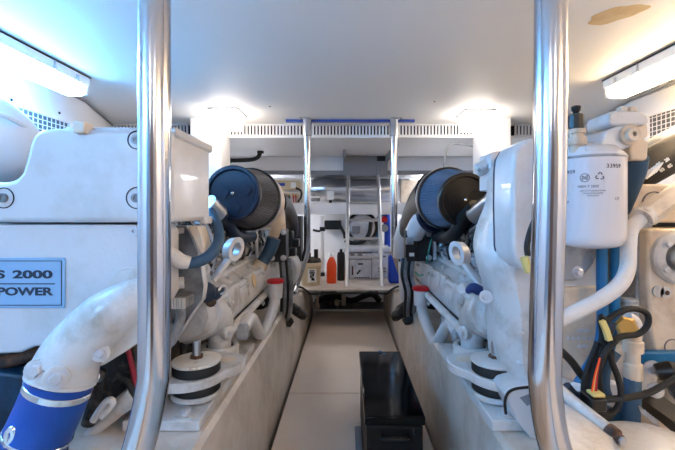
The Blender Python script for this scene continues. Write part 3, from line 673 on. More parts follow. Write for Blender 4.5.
    # fittings at the end of the cables
    for (px, py, Y, rr) in (((291, 307, 2.35, .03), (296, 311, 2.35, .028), (282, 318, 2.3, .03)) if s < 0 else ((407, 306, 2.35, .032), (402, 312, 2.3, .03), (414, 316, 2.25, .028))):
        obj('sender', lathe(B(), [(rr, 0), (rr, .05), (rr*.6, .07)], P(px, py, Y), (-s*.8, 0, -.5), 14), M['dark'], t)

# ------------------------------------------------------------------ engine mounts
def mount(s, label):
    X = lambda x: XC+s*x
    t = thing('engine_mount', label, 'engine mount', (X(.42), 1.2, .401), 'engine mounts on the beds')
    V = lambda x, y, z: Vector((X(x), y, z))
    ol = [(.3665, 1.0), (.46, 1.0), (.56, 1.0), (.56, 1.60), (.3665, 1.60)]
    bm = B(); loft(bm, [[V(a, b, .401) for a, b in ol], [V(a, b, .427) for a, b in ol]]); bp = obj('base_plate', bm, M['cast'], t, .003)
    bm = B(); ring(bm, V(.415, 1.035, .427), (0, 0, 1), .029, .017, .004); obj('slot_washer', bm, M['cast'], bp)
    bm = B(); bolt(bm, V(.413, 1.035, .429), (0, 0, 1), .013, .012); obj('bolt', bm, M['boltmet'], bp)
    c = V(.42, 1.125, 0)
    obj('lower_cup', lathe(B(), [(.05, .427), (.062, .436), (.068, .440), (.068, .448), (.064, .451)], c, (0, 0, 1), 40), M['cast'], t)
    obj('rubber_ring', lathe(B(), [(.060, .450), (.0645, .454), (.0645, .472), (.061, .477)], c, (0, 0, 1), 40), M['rubber'], t)
    ol = [(.56, 1.04), (.47, 1.038), (.42, 1.042), (.378, 1.065), (.352, 1.10), (.343, 1.13), (.325, 1.15), (.312, 1.172), (.306, 1.20), (.310, 1.235), (.328, 1.262), (.365, 1.275), (.42, 1.28), (.56, 1.28)]
    ol = [(v.x, v.y) for v in cat([(a, b, 0) for a, b in ol], 3)]
    bm = B(); loft(bm, [[V(a, b, .476) for a, b in ol], [V(a, b, .502) for a, b in ol]])
    br = obj('bracket', bm, M['cast'], t, .004, 3, ang=50)
    bm = B(); lathe(bm, [(.0235, 0), (.0235, .0012)], (0, 0, 0), (0, 0, 1), 28)
    for v in bm.verts: v.co.x *= 1.2
    bmesh.ops.translate(bm, verts=bm.verts, vec=V(.362, 1.216, .502)); obj('slot', bm, M['warmcast'], br)
    obj('upper_rubber', lathe(B(), [(.060, .500), (.0645, .505), (.0645, .524), (.061, .529)], c, (0, 0, 1), 40), M['rubber'], t)
    obj('top_cap', lathe(B(), [(.064, .528), (.067, .531), (.066, .536), (.05, .540), (.03, .541)], c, (0, 0, 1), 40), M['rustspot'] if s < 0 else M['cast'], t)
    obj('nut', lathe(B(), [(.019, .540), (.019, .548)], c, (0, 0, 1), 6), M['rust'], t)
    obj('stud', lathe(B(), [(.0115, .54), (.0115, .586), (.009, .589)], c, (0, 0, 1), 18), M['alu'], t)
    c2 = V(.425, 1.348, 0)
    obj('rear_collar', lathe(B(), [(.062, .427), (.063, .498), (.060, .504), (.047, .504), (.045, .48)], c2, (0, 0, 1), 36, True, False), M['cast'], t, ang=40)
    obj('gasket', lathe(B(), [(.046, .485), (.046, .496)], c2, (0, 0, 1), 30), M['rubber'], t)
    obj('pedestal', lathe(B(), [(.037, .49), (.037, .522), (.0405, .525), (.0405, .553)], c2, (0, 0, 1), 30), M['paint'], t)
mount(-1, 'round rubber engine mount with rusty top cap on the left bed')
mount(1, 'round rubber engine mount half hidden by the gear case on the right bed')

# ================================================================== LEFT ENGINE
t = thing('marine_engine', 'white marine diesel engine with dark mesh filter and numbered blue nameplate', 'engine', (-.75, 1.9, .366))
engine_common(t, -1)
Y0 = .95
# intake housing: front face at .95, inner side running back
bm = B()
zb = P(0, 222.5, Y0).z; zt = P(0, 131, Y0).z; xi = P(172, 0, Y0).x
ol = [(-.92, P(0, 181, Y0).z), (P(4, 0, Y0).x, P(0, 182, Y0).z), (P(14, 0, Y0).x, P(0, 180, Y0).z), (P(21, 0, Y0).x, P(0, 173, Y0).z), (P(25, 0, Y0).x, P(0, 160, Y0).z), (P(29, 0, Y0).x, P(0, 143, Y0).z),
      (P(33, 0, Y0).x, P(0, 134, Y0).z), (P(40, 0, Y0).x, P(0, 129.5, Y0).z), (P(52, 0, Y0).x, zt+.007), (xi, zt+.004), (xi, zb), (-.92, zb)]
prismY(bm, ol, Y0, 1.215)
ih = obj('intake_housing', bm, M['paint'], t, .012, 3, ang=30)
bm = B(); box(bm, P(60, 0, Y0).x, xi+.006, Y0+.012, 1.225, zt-.012, zt+.012); obj('lid', bm, M['paint'], ih, .006, 3)
bm = B(); box(bm, P(77.5, 0, Y0).x, P(88.5, 0, Y0).x, Y0-.016, Y0+.02, P(0, 134.5, Y0).z, P(0, 122.5, Y0).z); obj('lug', bm, M['warmcast'], ih, .003)
for px, py, r in ((4, 198, 10.5), (137, 198, 11), (137, 140, 9.5)):
    c = P(px, py, Y0)
    q = obj('bolt_recess', ring(B(), c+Vector((0, .004, 0)), (0, -1, 0), r*Y0/F, (r-1)*Y0/F, .0055), M['gap'], ih)
    bm = B(); lathe(bm, [(.011, 0), (.011, .008), (.006, .008), (.006, .003)], c, (0, -1, 0), 20); obj('socket_bolt', bm, M['greycast'], q)
obj('base_flange', box(B(), xi-.012, xi+.006, 1.16, 1.222, zb-.010, zb+.012), M['paint'], ih, .003)
# end plate
Y1 = .965
ol = [(-110, 224.5), (150, 224.5), (156, 232), (156, 300), (140, 330), (60, 345), (34, 347), (20, 353), (-70, 357)]
ep = obj('end_plate', prismpx(B(), ol, Y1, 1.10), M['paint'], t, .006, 3)
# circular boss and flange line
c = P(132, 291, Y1)
bm = B(); lathe(bm, [(.058, 0), (.055, .008)], c, (0, -1, 0), 32); obj('flange', bm, M['cast'], ep)
for px, py in ((131, 289), (116, 297), (137, 231)):
    bm = B(); lathe(bm, [(.012, .008), (.012, .016), (.005, .016), (.005, .010)], P(px, py, Y1), (0, -1, 0), 18); obj('bolt', bm, M['boltmet'], ep)
# nameplate
x0, x1 = P(-70, 0, Y1).x, P(66, 0, Y1).x; z0, z1 = P(0, 308, Y1).z, P(0, 257.5, Y1).z
npl = obj('nameplate', box(B(), x0, x1, Y1-.004, Y1, z0, z1), M['plate'], t, .003)
bm = B(); i = .007; w = .0016
for a, b_, c_, d in ((x0+i, x1-i, z1-i-w, z1-i), (x0+i, x1-i, z0+i, z0+i+w), (x1-i-w, x1-i, z0+i, z1-i), (x0+i, x0+i+w, z0+i, z1-i)): box(bm, a, b_, Y1-.0052, Y1-.004, c_, d)
zz = P(0, 283.5, Y1).z; box(bm, x0+.03, x1-.024, Y1-.0052, Y1-.004, zz-.0012, zz+.0012)
obj('border', bm, M['ink'], npl, smooth=False)
pc = P(27, 274.5, Y1)
text('lettering', '2000', .026, Matrix.Translation(Vector((P(34, 0, Y1).x, Y1-.0045, pc.z))) @ FACING, M['ink'], npl, width=P(53.5, 0, Y1).x-P(14, 0, Y1).x)
text('lettering', 'S', .026, Matrix.Translation(Vector((P(2.5, 0, Y1).x, Y1-.0045, pc.z))) @ FACING, M['ink'], npl, width=.018)
text('lettering', 'POWER', .026, Matrix.Translation(Vector((P(26, 0, Y1).x, Y1-.0045, P(0, 291.5, Y1).z))) @ FACING, M['ink'], npl, width=P(53.5, 0, Y1).x-P(-2, 0, Y1).x)
# water elbow
pts = [P(146, 292, .90), P(128, 301, .89), P(108, 315, .885), P(88, 334, .88), P(71, 356, .875), P(62, 378, .87)]
el = obj('water_elbow', tube(B(), pts, [.036, .045, .055, .058, .062, .069], 28), M['cast'], t, ang=50)
obj('flange', prismpx(B(), [(84, 322), (92, 313), (118, 298), (136, 290), (150, 296), (152, 330), (112, 360), (97, 366), (96, 350)], .90, .93, 3), M['cast'], el, .004)
obj('lip', lathe(B(), [(.066, 0), (.069, .004), (.069, .008), (.064, .010)], P(62.5, 376, .868), (P(56, 397, .865)-P(61, 383, .87)), 32), M['cast'], el)
for a, b_, r in ((P(33, 372, .80), P(47, 366, .86), .020), (P(55, 380, .79), P(62, 372, .86), .020), (P(99, 354, .84), P(106, 350, .90), .016), (P(50, 337, .87), P(66, 330, .92), .012), (P(109, 297, .86), P(114, 300, .91), .013)):
    d = (a-b_).normalized()
    pad = obj('bolt_pad', tube(B(), [b_-d*.04, b_, a+d*-.014], [r*1.35, r*1.25, r*1.15], 16, sm=False), M['cast'], el)
    bm = B(); bolt(bm, a-d*.014, d, r*.62, .014); obj('bolt', bm, M['boltmet'], pad)
# blue silicone hose with clamps
hp = [P(61.5, 379, .868), P(55, 397, .865), P(45, 420, .86), P(33, 445, .855), P(22, 470, .85), P(10, 500, .86)]
hs = obj('silicone_hose', tube(B(), hp, .0645, 32), M['silicone'], t, ang=60)
hs['label'] = 'bright blue silicone hose'
for a, b_ in ((P(60, 384.5, .867), P(57, 392, .866)), (P(39.5, 433, .857), P(37, 439, .856)), (P(34.5, 446, .854), P(32.5, 450, .853))):
    ax = (b_-a)
    obj('hose_clamp', lathe(B(), [(.0655, 0), (.0668, .001), (.0668, .013 if a.z > .55 else .006), (.0655, .0135 if a.z > .55 else .0065)], a, ax, 36), M['chrome'], hs)
obj('clamp_screw', tube(B(), [P(6, 442, .80), P(8, 432, .80), P(13, 429, .80), P(13, 438, .80), P(6, 446, .80)], .006, 8), M['chrome'], hs)
# teal tank and rusty pipes below the plate
obj('expansion_tank', prismpx(B(), [(-60, 372), (0, 372), (22, 374), (40, 366), (46, 380), (34, 402), (24, 425), (15, 445), (-60, 450)], .99, 1.2, 3), M['tank'], t, .02, 3)
obj('rusty_pipe', tube(B(), [P(-30, 365, 1.02), P(0, 363, 1.02), P(18, 358, 1.02), P(34, 352, 1.02), P(50, 350, 1.02)], .018, 12), M['rust'], t)
obj('pipe', tube(B(), [P(-30, 362, 1.06), P(20, 366, 1.06), P(50, 358, 1.06)], .03, 12), M['tank'], t)
# dark machinery under the elbow
bm = B(); prismpx(bm, [(70, 340), (150, 335), (170, 345), (170, 470), (60, 470)], 1.15, 1.3); obj('sump_end', bm, M['dark'], t, .01)
obj('starter_bracket', prismpx(B(), [(100, 352), (128, 345), (136, 352), (134, 375), (118, 400), (102, 405), (94, 380)], 1.02, 1.14, 3), M['dark'], t, .01)
obj('linkage', tube(B(), [P(99, 372, .97), P(99, 390, .98), P(93, 408, .98), P(88, 424, .98)], .016, 10), M['dark'], t)
obj('fitting', lathe(B(), [(.014, 0), (.014, .02), (.008, .026)], P(99, 376, .95), (0, -1, .3), 12), M['alu'], t)
obj('stay_tube', tube(B(), [P(70, 455, 1.0), P(95, 430, 1.0), P(118, 408, 1.0), P(136, 394, 1.0)], [.016, .016, .022, .026], 12), M['cast'], t)
ol = [(95, 413), (98, 403), (104, 398), (110, 397), (113, 400), (112, 405), (104, 411), (99, 420), (92, 424), (88, 419), (94, 412), (99, 406), (105, 402), (104, 401)]
obj('fork_link', tube(B(), [P(93, 421, .95), P(99, 411, .95), P(106, 402, .95), P(111, 400, .95), P(113, 404, .95), P(108, 410, .95), P(101, 417, .95)], .008, 10), M['cast'], t)
obj('red_cable', tube(B(), [P(128, 350, 1.0), P(131, 362, 1.0), P(134, 376, 1.0), P(136, 392, 1.0)], .0065, 10), M['darkred'], t)
obj('cable', tube(B(), [P(116, 384, .99), P(122, 380, .99), P(129, 384, .99), P(136, 398, .99)], .008, 10), M['rubber'], t)
obj('stay_plate', prismpx(B(), [(88, 430), (110, 412), (114, 450), (92, 470)], 1.03, 1.06), M['greycast'], t)
# flange plate aft of the housing
ol = [(150, 226), (186, 226), (193, 238), (198, 252), (202, 268), (205, 286), (203, 300), (194, 312), (185, 326), (178, 338), (150, 340)]
fp = obj('gear_flange', prismpx(B(), ol, 1.16, 1.22), M['greycast'], t, .004)
e1 = [(187, 226), (193, 238), (198, 252), (202, 268), (205, 286), (203, 300), (194, 312), (185, 326), (178, 338)]
obj('edge_web', prismpx(B(), e1+[(a-1.8, b_) for a, b_ in e1[::-1]], 1.135, 1.16), M['paint'], fp, .002)
obj('timing_cover', prismpx(B(), [(187.5, 226), (198, 226), (203, 240), (206, 256), (201, 256), (194, 240)], 1.10, 1.16), M['warmcast'], t, .003)
for py, w in ((232, .008), (284, .016), (262, .010)):
    obj('cross_rod', rod(B(), P(155, py+1, 1.10), P(184, py-1.5, 1.13), w, 14), M['paint'], fp)
bm = B(); box(bm, P(160, 0, 1.1).x, P(187, 0, 1.1).x, 1.09, 1.16, P(0, 308, 1.1).z, P(0, 297, 1.1).z); obj('connector_block', bm, M['greycast'], fp, .004)
bm = B()
for k in range(8): box(bm, P(165+k*2.7, 0, 1.09).x, P(166.8+k*2.7, 0, 1.09).x, 1.078, 1.09, P(0, 308, 1.09).z, P(0, 298, 1.09).z)
obj('ribs', bm, M['paint'], fp)
# slate blue hose
bh = obj('blue_hose', tube(B(), [P(211, 212, 1.28), P(217, 225, 1.22), P(219, 240, 1.15), P(212, 253, 1.11), P(200, 261, 1.09), P(187, 263, 1.08), P(178, 260, 1.07)], .0155, 18), M['bluehose'], t)
obj('white_sleeve', tube(B(), [P(190, 262.5, 1.085), P(180, 261, 1.07), P(170, 254, 1.06), P(160, 248, 1.05)], [.017, .021, .021, .019], 16), M['cast'], bh)
# bagged fitting and small brackets on the ledge
obj('bagged_connector', tube(B(), [P(204, 284, 1.2), P(207, 290, 1.19), P(209, 296, 1.2), P(217, 293, 1.22), P(222, 290, 1.25)], [.014, .026, .024, .018, .010], 10), M['ink'], t)
obj('tag_loop', tube(B(), [P(218, 291, 1.21), P(222, 286, 1.22), P(226, 288, 1.23), P(224, 293, 1.22), P(219, 294, 1.21)], .0045, 8), M['alu'], t)
obj('rust_mark', lathe(B(), [(.016, 0), (.010, .006)], P(211, 302, 1.19), (.4, -1, .5), 9), M['rust'], t)
obj('pad_eye', ring(B(), P(204, 269, 1.20), (.5, -1, 0), .018, .009, .01), M['paint'], t)
obj('clip_plate', box(B(), P(205, 0, 1.25).x, P(213, 0, 1.25).x, 1.24, 1.25, P(0, 277, 1.25).z, P(0, 269, 1.25).z, roty(35)), M['greycast'], t)
# hose beside control unit
obj('unit_frame', tube(B(), [P(271, 229, 2.05), P(257, 229, 2.05), P(256.5, 242, 2.05), P(257, 257, 2.05), P(262, 259, 2.05)], .009, 8, sm=False), M['paint'], t)
obj('black_elbow_hose', tube(B(), [P(274, 238, 2.0), P(270, 250, 2.0), P(265, 258, 2.0), P(259, 268, 1.98)], [.035, .033, .031, .03], 14), M['bluehose'], t)
obj('hose_end', tube(B(), [P(262, 262, 1.97), P(257, 270, 1.96)], .036, 14, sm=False), M['warmcast'], t)
for px, py in ((290, 235), (296, 243), (293, 252)): obj('junction_unit', box(B(), P(px-4, 0, 2.3).x, P(px+3, 0, 2.3).x, 2.28, 2.36, P(0, py+4, 2.3).z, P(0, py-4, 2.3).z), M['black'], t, .008)
obj('aft_casting', prismpx(B(), [(284, 262), (292, 258), (297, 268), (294, 284), (284, 292), (279, 280)], 2.5, 2.8, 3), M['cast'], t, .01)
obj('aft_box', box(B(), P(284, 0, 2.7).x, P(301, 0, 2.7).x, 2.7, 2.85, P(0, 262, 2.7).z, P(0, 216, 2.7).z), M['blackmet'], t, .008)

# blue duct at the far left edge
t = thing('air_duct', 'pale rounded duct rising behind the intake housing at the edge', 'duct', P(-5, 210, 1.3))
obj('duct', tube(B(), [P(-70, 105, 1.22), P(-14, 133, 1.27), P(10, 153, 1.35), P(20, 172, 1.45), P(26, 200, 1.5)], [.12, .12, .11, .10, .09], 24), M['wall'], t)
obj('bracket', tube(B(), [P(-4, 113, 1.17), P(10, 118, 1.2), P(28, 128, 1.3)], .008, 8), M['wall'], t)

# ================================================================== RIGHT ENGINE
t = thing('marine_engine', 'white marine diesel engine with blue mesh filter and round flanged shaft seal', 'engine', (.78, 1.9, .366))
engine_common(t, 1)
# gear case: lofted from a wide rear outline to an inset front face
rear = [(499, 156), (488, 176), (486, 200), (477, 224), (473, 243), (476, 262), (482, 282), (486, 310), (488, 345), (494, 372), (504, 396), (522, 424), (548, 455), (600, 470), (600, 156)]
mid = [(515, 160), (509, 180), (505, 210), (497, 238), (488, 252), (486, 266), (492, 286), (496, 312), (498, 345), (504, 370), (513, 390), (530, 415), (556, 450), (600, 465), (600, 160)]
front = [(530, 165), (526, 190), (522, 220), (518, 245), (514, 258), (513, 272), (517, 290), (521, 312), (522, 345), (524, 366), (530, 386), (545, 410), (566, 445), (600, 460), (600, 165)]
def smr(pts, Y):
    q = [P(a, b_, Y) for a, b_ in pts[:13]]; return cat(q, 3)+[P(*pts[13], Y), P(*pts[14], Y)]
bm = B(); loft(bm, [smr(rear, 1.26), smr(rear, 1.18), smr([((a+b_)/2, (c_+d)/2) for (a, c_), (b_, d) in zip(rear, mid)], 1.12), smr(mid, 1.07), smr([((a+b_)/2, (c_+d)/2) for (a, c_), (b_, d) in zip(front, mid)], 1.03), smr(front, 1.01)])
gc = obj('gear_case', bm, M['cast'], t, ang=40)
bm = B(); lathe(bm, [(.012, 0), (.018, .008), (.018, .014), (.009, .016), (.009, .010)], P(487, 296, 1.10), (-.6, -1, 0), 24); obj('plug', bm, M['paint'], gc)
for px, py in ((492, 356), (511, 234)): 
    pass
for px, py, w in ((520, 333, 3.5), (520, 363, 3)):
    obj('cast_mark', box(B(), P(px-w, 0, 1.01).x, P(px+w, 0, 1.01).x, 1.0, 1.02, P(0, py+1, 1.01).z, P(0, py-1, 1.01).z), M['cast'], gc, .002)
# upstand pieces behind the tall cover
obj('breather_block', prismpx(B(), [(490, 153), (497, 151), (506, 151), (506, 190), (490, 190)], 1.22, 1.32), M['paint'], t, .005)
bm = B(); tube(bm, [P(476, 171, 1.26), P(483, 168, 1.26), P(491, 163, 1.26)], .024, 4, sm=False); hl = obj('hinge_lug', bm, M['paint'], t, .006)
for px, py in ((479, 170), (488, 166)): obj('bolt', lathe(B(), [(.006, 0), (.005, .008)], P(px, py, 1.24), (-.3, -1, 0), 10), M['greycast'], hl)
# tall cover
cov0 = [(512.5, 165), (514, 153), (519, 144), (527, 139), (537, 137), (546, 140), (553, 150), (556, 170), (556, 250), (548, 266), (536, 272), (524, 270), (516, 262), (513, 250), (512, 205)]
Yv = .93
q0 = [P(a, b_, Yv) for a, b_ in cov0]
bm = B(); prismY(bm, [(v.x, v.z) for v in q0], Yv, 1.05); tc = obj('tall_cover', bm, M['paint'], t, .010, 3, ang=50)
q1 = [Vector((v.x-.002, 0, v.z-.001)) for v in q0]
obj('cover_seam', prismY(B(), [(v.x+(-.0004 if v.x < .42 else 0), v.z-.001) for v in q0], 1.05, 1.0515), M['greyink'], tc)
obj('cover_hose', tube(B(), [P(537, 150, .87), P(538, 165, .87), P(536, 190, .87), P(537, 212, .87), P(530, 232, .87), P(527, 246, .87), P(528, 256, .87)], .0065, 12), M['rubber'], t)
obj('cover_tag', tube(B(), [P(524, 257, .86), P(527, 266, .86), P(529, 272, .86)], .009, 6, sm=False), M['yellow'], t)
# lower service box with dark seam
lb = [(507, 398), (511, 391), (518, 388), (545, 385), (560, 385), (560, 470), (556, 470), (540, 450), (520, 425)]
sb = obj('service_box', prismpx(B(), lb, .97, 1.1), M['paint'], t, .008, 3)
obj('seam', tube(B(), [P(506, 414, .965), P(505, 402, .965), P(508, 393, .965), P(515, 389, .965), P(525, 387.5, .965), P(545, 385.5, .965)], .0035, 6), M['gap'], sb)
obj('recess_plate', prismpx(B(), [(520, 398), (530, 394), (536, 402), (527, 406)], .968, .975), M['steelgrey'], sb)
# end plates to the right of the post
obj('seal_housing', prismpx(B(), [(552, 236), (600, 236), (600, 250), (594, 264), (584, 276), (575, 281), (552, 282)], .99, 1.12, 0), M['greycast'], t, .006)
bm = B(); bolt(bm, P(577.5, 272, .99), (0, -1, 0), .010, .012); obj('bolt', bm, M['boltmet'], t)
pl = obj('lower_end_plate', prismpx(B(), [(550, 287), (600, 286), (606, 320), (598, 350), (582, 378), (575, 382), (562, 378), (550, 360)], 1.0, 1.1), M['warmcast'], t, .006)
text('cast_lettering', 'Carter', .010, Matrix.Translation(P(582, 331, .9995)) @ FACING, M['warmcast'], pl, ext=.0015) if False else None
bm = B()
for r_, xs_ in ((330, (577, 580, 583, 586)), (338, (567, 572, 577, 583, 588, 592)), (346, (578, 582, 585))):
    for x_ in xs_: box(bm, P(x_, 0, 1).x, P(x_+2.4, 0, 1).x, .997, 1.001, P(0, r_+1.4, 1).z, P(0, r_-1.2, 1).z)
obj('cast_lettering', bm, M['can'], pl)
obj('rear_shield', prismpx(B(), [(560, 197), (720, 197), (720, 470), (560, 470)], 1.2, 1.24), M['dark'], t)
# fuel filter
fc = Vector((P(590.5, 0, .88).x, .88, 0)); fr = .067
zt_, zb_ = P(0, 153, .85).z, P(0, 249.5, .84).z
bm = B(); lathe(bm, [(.03, zb_), (.050, zb_+.004), (.060, zb_+.010), (fr-.002, zb_+.020), (fr, zb_+.028), (fr, zt_-.012), (fr+.001, zt_-.008), (fr-.003, zt_)], fc, (0, 0, 1), 64)
ff = obj('fuel_filter', bm, M['can'], t, ang=50); ff['label'] = 'white screw-on fuel filter canister'
obj('crimp', lathe(B(), [(fr+.0006, zt_-.012), (fr+.002, zt_-.009), (fr+.0006, zt_-.006)], fc, (0, 0, 1), 64, False, False), M['greycast'], ff)
k_ = .86/F
def wrap(body, px, py, size, m=None, w=None):
    # angle round the can whose point shows at px
    ang = math.asin(max(-1, min(1, (px-597.0)*.815/F/fr)))
    base = math.atan2(fc.x, fc.y); a0 = ang-base*1.0
    zz_ = EYE-(py-CY)*(.81+fr*(1-math.cos(ang)))/F
    return text('lettering', body, size, None, m or M['greyink'], ff, ext=.0002, bend=((fc.x, fc.y, zz_), fr, a0), width=w)
wrap('33959', 617, 166.5, .0115, M['ink'], .031)
wrap('33959', 577, 171, .0105, M['ink'], .030)
wrap('NOV 7 2022', 595, 186, .0072, M['ink'])
wrap('PART OF PACKAGING SYSTEM', 599, 190.5, .0034)
wrap('CONTAINS FUEL FILTER', 599, 193, .0034)
wrap('MADE IN USA', 599, 195.5, .0034)
wrap('CP', 619.5, 199, .0085); wrap('CP', 576, 202, .0085)
for k in range(2): pass
def wrapmesh(bm, px, py, m):
    ang = math.asin(max(-1, min(1, (px-597.0)*.815/F/fr))); a0 = ang-math.atan2(fc.x, fc.y); zz_ = EYE-(py-CY)*.81/F
    for v in bm.verts:
        x, y, z = v.co; a = a0+x/fr; rr = fr+.0004+z
        v.co = Vector((fc.x+math.sin(a)*rr, fc.y-math.cos(a)*rr, zz_+y))
    return obj('emblem', bm, m, ff, smooth=False)
bm = B(); ring(bm, (0, 0, 0), (0, 0, 1), .0090, .0078, .0003, 24); box(bm, -.005, -.0035, -.004, .004, 0, .0003); box(bm, .0035, .005, -.004, .004, 0, .0003); box(bm, -.005, .005, -.0008, .0008, 0, .0003, rotz(-50)); box(bm, -.009, .009, -.0005, .0005, 0, .0003, rotz(45)); wrapmesh(bm, 592, 177, M['greyink'])
bm = B()
for k in range(3):
    a = PI/2+k*2*PI/3
    for da in (-.45, .25):
        c = Vector((math.cos(a+da)*.0065, math.sin(a+da)*.0065, 0)); R_ = rotz(math.degrees(a+da)+90+(35 if da > 0 else -35))
        r_ = bmesh.ops.create_cube(bm, size=1); bmesh.ops.transform(bm, matrix=Matrix.Translation(c) @ R_.to_4x4() @ Matrix.Diagonal((.0055, .0022, .0003, 1)), verts=r_['verts'])
wrapmesh(bm, 605, 176, M['greyink'])
bm = B(); box(bm, -.026, .026, -.0042, -.0037, 0, .0002); box(bm, -.026, .026, .0042, .0047, 0, .0002); wrapmesh(bm, 593, 186, M['greyink'])
# filter head
Yh = .86
fh = obj('filter_head', prismpx(B(), [(586, 153), (587, 146), (600, 144), (606, 131), (618, 126), (634, 125), (638, 132), (638, 143), (628, 148), (620, 153)], Yh-.03, Yh+.09), M['paint'], t, .006, 3)
fh['label'] = 'white filter head with round plug'
obj('adaptor', lathe(B(), [(fr-.006, zt_), (fr-.01, zt_+.012), (.04, zt_+.02)], fc, (0, 0, 1), 36), M['paint'], fh)
bm = B(); lathe(bm, [(.021, 0), (.021, .008), (.0145, .009), (.013, .018), (.005, .018), (.005, .008)], P(628.5, 135.5, Yh-.03), (0, -1, 0), 28); obj('plug', bm, M['warmcast'], fh)
obj('upper_block', prismpx(B(), [(608, 123), (609, 112), (616, 110.5), (640, 111), (648, 114), (650, 122), (645, 125), (612, 126)], Yh, Yh+.08, 0), M['cast'], fh, .006, 3)
for px in (622, 632): obj('boss', lathe(B(), [(.011, 0), (.011, .008), (.006, .012)], P(px, 112, Yh+.02), (0, 0, 1), 6), M['warmcast'], fh)
obj('outlet_block', prismpx(B(), [(632, 124), (648, 123), (649, 136), (645, 139), (649, 143), (648, 158), (645, 161), (631, 160), (630, 150)], Yh+.02, Yh+.09), M['warmcast'], fh, .005, 3)
vf = obj('vent_fitting', lathe(B(), [(.015, 0), (.015, .02), (.019, .021), (.019, .036), (.014, .037), (.014, .045), (.017, .046), (.017, .055)], P(577, 155, Yh), (0, 0, 1), 16), M['warmcast'], t)
obj('black_knob', lathe(B(), [(.012, .055), (.0155, .057), (.0155, .085), (.011, .088), (.005, .09), (.009, .096), (.010, .104), (.005, .106)], P(576, 155, Yh), (0, 0, 1), 10), M['black'], vf)
obj('vent_line', tube(B(), [P(576, 145, Yh), P(584, 148, Yh), P(592, 147, Yh)], .012, 12), M['cast'], vf)
# grey hose below the head
obj('grey_hose', tube(B(), [P(638, 158, .90), P(636, 172, .92), P(630, 192, .95), P(624, 212, .98)], [.0215, .021, .018, .013], 18), M['bluehose'], t)
# white bent pipe
wp = obj('white_pipe', tube(B(), [P(548, 325, .80), P(580, 310, .80), P(604, 297, .80), P(620, 284, .81), P(627.5, 268, .83), P(628.5, 246, .85), P(632, 228, .87), P(648, 213, .9)], .0150, 22), M['cast'], t)
obj('compression_nut', tube(B(), [P(646, 216, .895), P(650, 212.5, .90), P(664, 202, .91)], [.026, .027, .025], 6, sm=False), M['warmcast'], wp)
obj('pipe_end', tube(B(), [P(662, 203, .91), P(676, 193, .93), P(700, 180, .97)], .021, 18), M['warmcast'], wp)
obj('nut_collar', tube(B(), [P(641, 219, .885), P(646, 215, .89)], .0245, 20, sm=False), M['dirty'], wp)
# bright blue pipes
for q in ([P(602, 245, .96), P(602, 290, .96), P(602, 330, .95), P(597, 352, .94), P(586, 372, .93), P(574, 392, .93)], [P(616, 243, .97), P(615, 290, .97), P(613, 330, .97), P(608, 352, .96), P(600, 385, .96)]):
    obj('blue_pipe', tube(B(), q, .0125, 16), M['bluepipe'], t)
# right hand gearbox plate with flange
gp = obj('gearbox_plate', prismpx(B(), [(648, 229), (720, 229), (720, 372), (670, 374), (658, 366), (650, 330), (648, 290)], 1.0, 1.16), M['warmcast'], t, .008, 3)
c = P(676, 257, 1.0)
fl = obj('shaft_flange', lathe(B(), [(.066, 0), (.066, .012), (.060, .018), (.040, .018), (.040, .008)], c, (0, -1, 0), 48), M['cast'], gp)
obj('shaft', lathe(B(), [(.034, 0), (.034, .04), (.02, .045)], c, (0, -1, 0), 32), M['alu'], fl)
for a in (2.4, 3.75, 5.0, 1.0): 
    bm = B(); bolt(bm, c+Vector((math.cos(a)*.051, -.018, math.sin(a)*.051)), (0, -1, 0), .008, .01); obj('bolt', bm, M['cast'], fl)
bm = B(); lathe(bm, [(.014, 0), (.014, .006)], P(657, 291, 1.0), (0, -1, 0), 20); lathe(bm, [(.014, 0), (.014, .006)], P(664, 292, 1.0), (0, -1, 0), 20); bx = obj('slot_boss', bm, M['cast'], gp)
obj('rusty_hole', lathe(B(), [(.006, .006), (.004, .008)], P(665.5, 292.5, 1.0), (0, -1, 0), 12), M['rust'], bx)
obj('round_badge', ring(B(), P(672, 347, 1.0), (0, -1, 0), .020, .018, .002), M['greyink'], gp)
obj('side_web', prismpx(B(), [(636, 215), (648, 218), (648, 375), (640, 360), (637, 320)], 1.03, 1.16), M['greycast'], t, .004)
up = obj('upper_plate', prismpx(B(), [(632, 188), (638, 184), (720, 184), (720, 224), (640, 222), (632, 214)], 1.08, 1.2), M['warmcast'], t, .006)
obj('cast_ring', ring(B(), P(654, 204, 1.08), (0, -1, 0), .034, .031, .003), M['greyink'], up)
# vertical fitting stack with hose
vs = obj('hose_fitting', lathe(B(), [(.017, 0), (.019, .004), (.019, .035), (.0145, .037), (.0145, .06), (.021, .062), (.021, .085), (.016, .087), (.016, .11)], P(633, 379, .90), (0, 0, 1), 12), M['warmcast'], t)
obj('coolant_hose', tube(B(), [P(632.5, 376, .90), P(632, 395, .90), P(630.5, 415, .90), P(630, 445, .90)], [.017, .018, .019, .019], 18), M['bluehose'], t)
obj('brass_cap', lathe(B(), [(.022, 0), (.024, .004), (.024, .010), (.018, .014)], P(625, 327, .89), (-.3, -1, .3), 6), M['brass'], t)
obj('cap_ring', tube(B(), [P(627, 318, .92), P(634, 322, .92), P(636, 333, .92), P(632, 342, .92)], .014, 12), M['paint'], t)
obj('ribbed_sleeve', lathe(B(), [(.018, 0)]+[(.018+.002*(k % 2), .006*k) for k in range(1, 9)], P(629, 318, .98), (0, 0, 1), 20), M['greycast'], t)
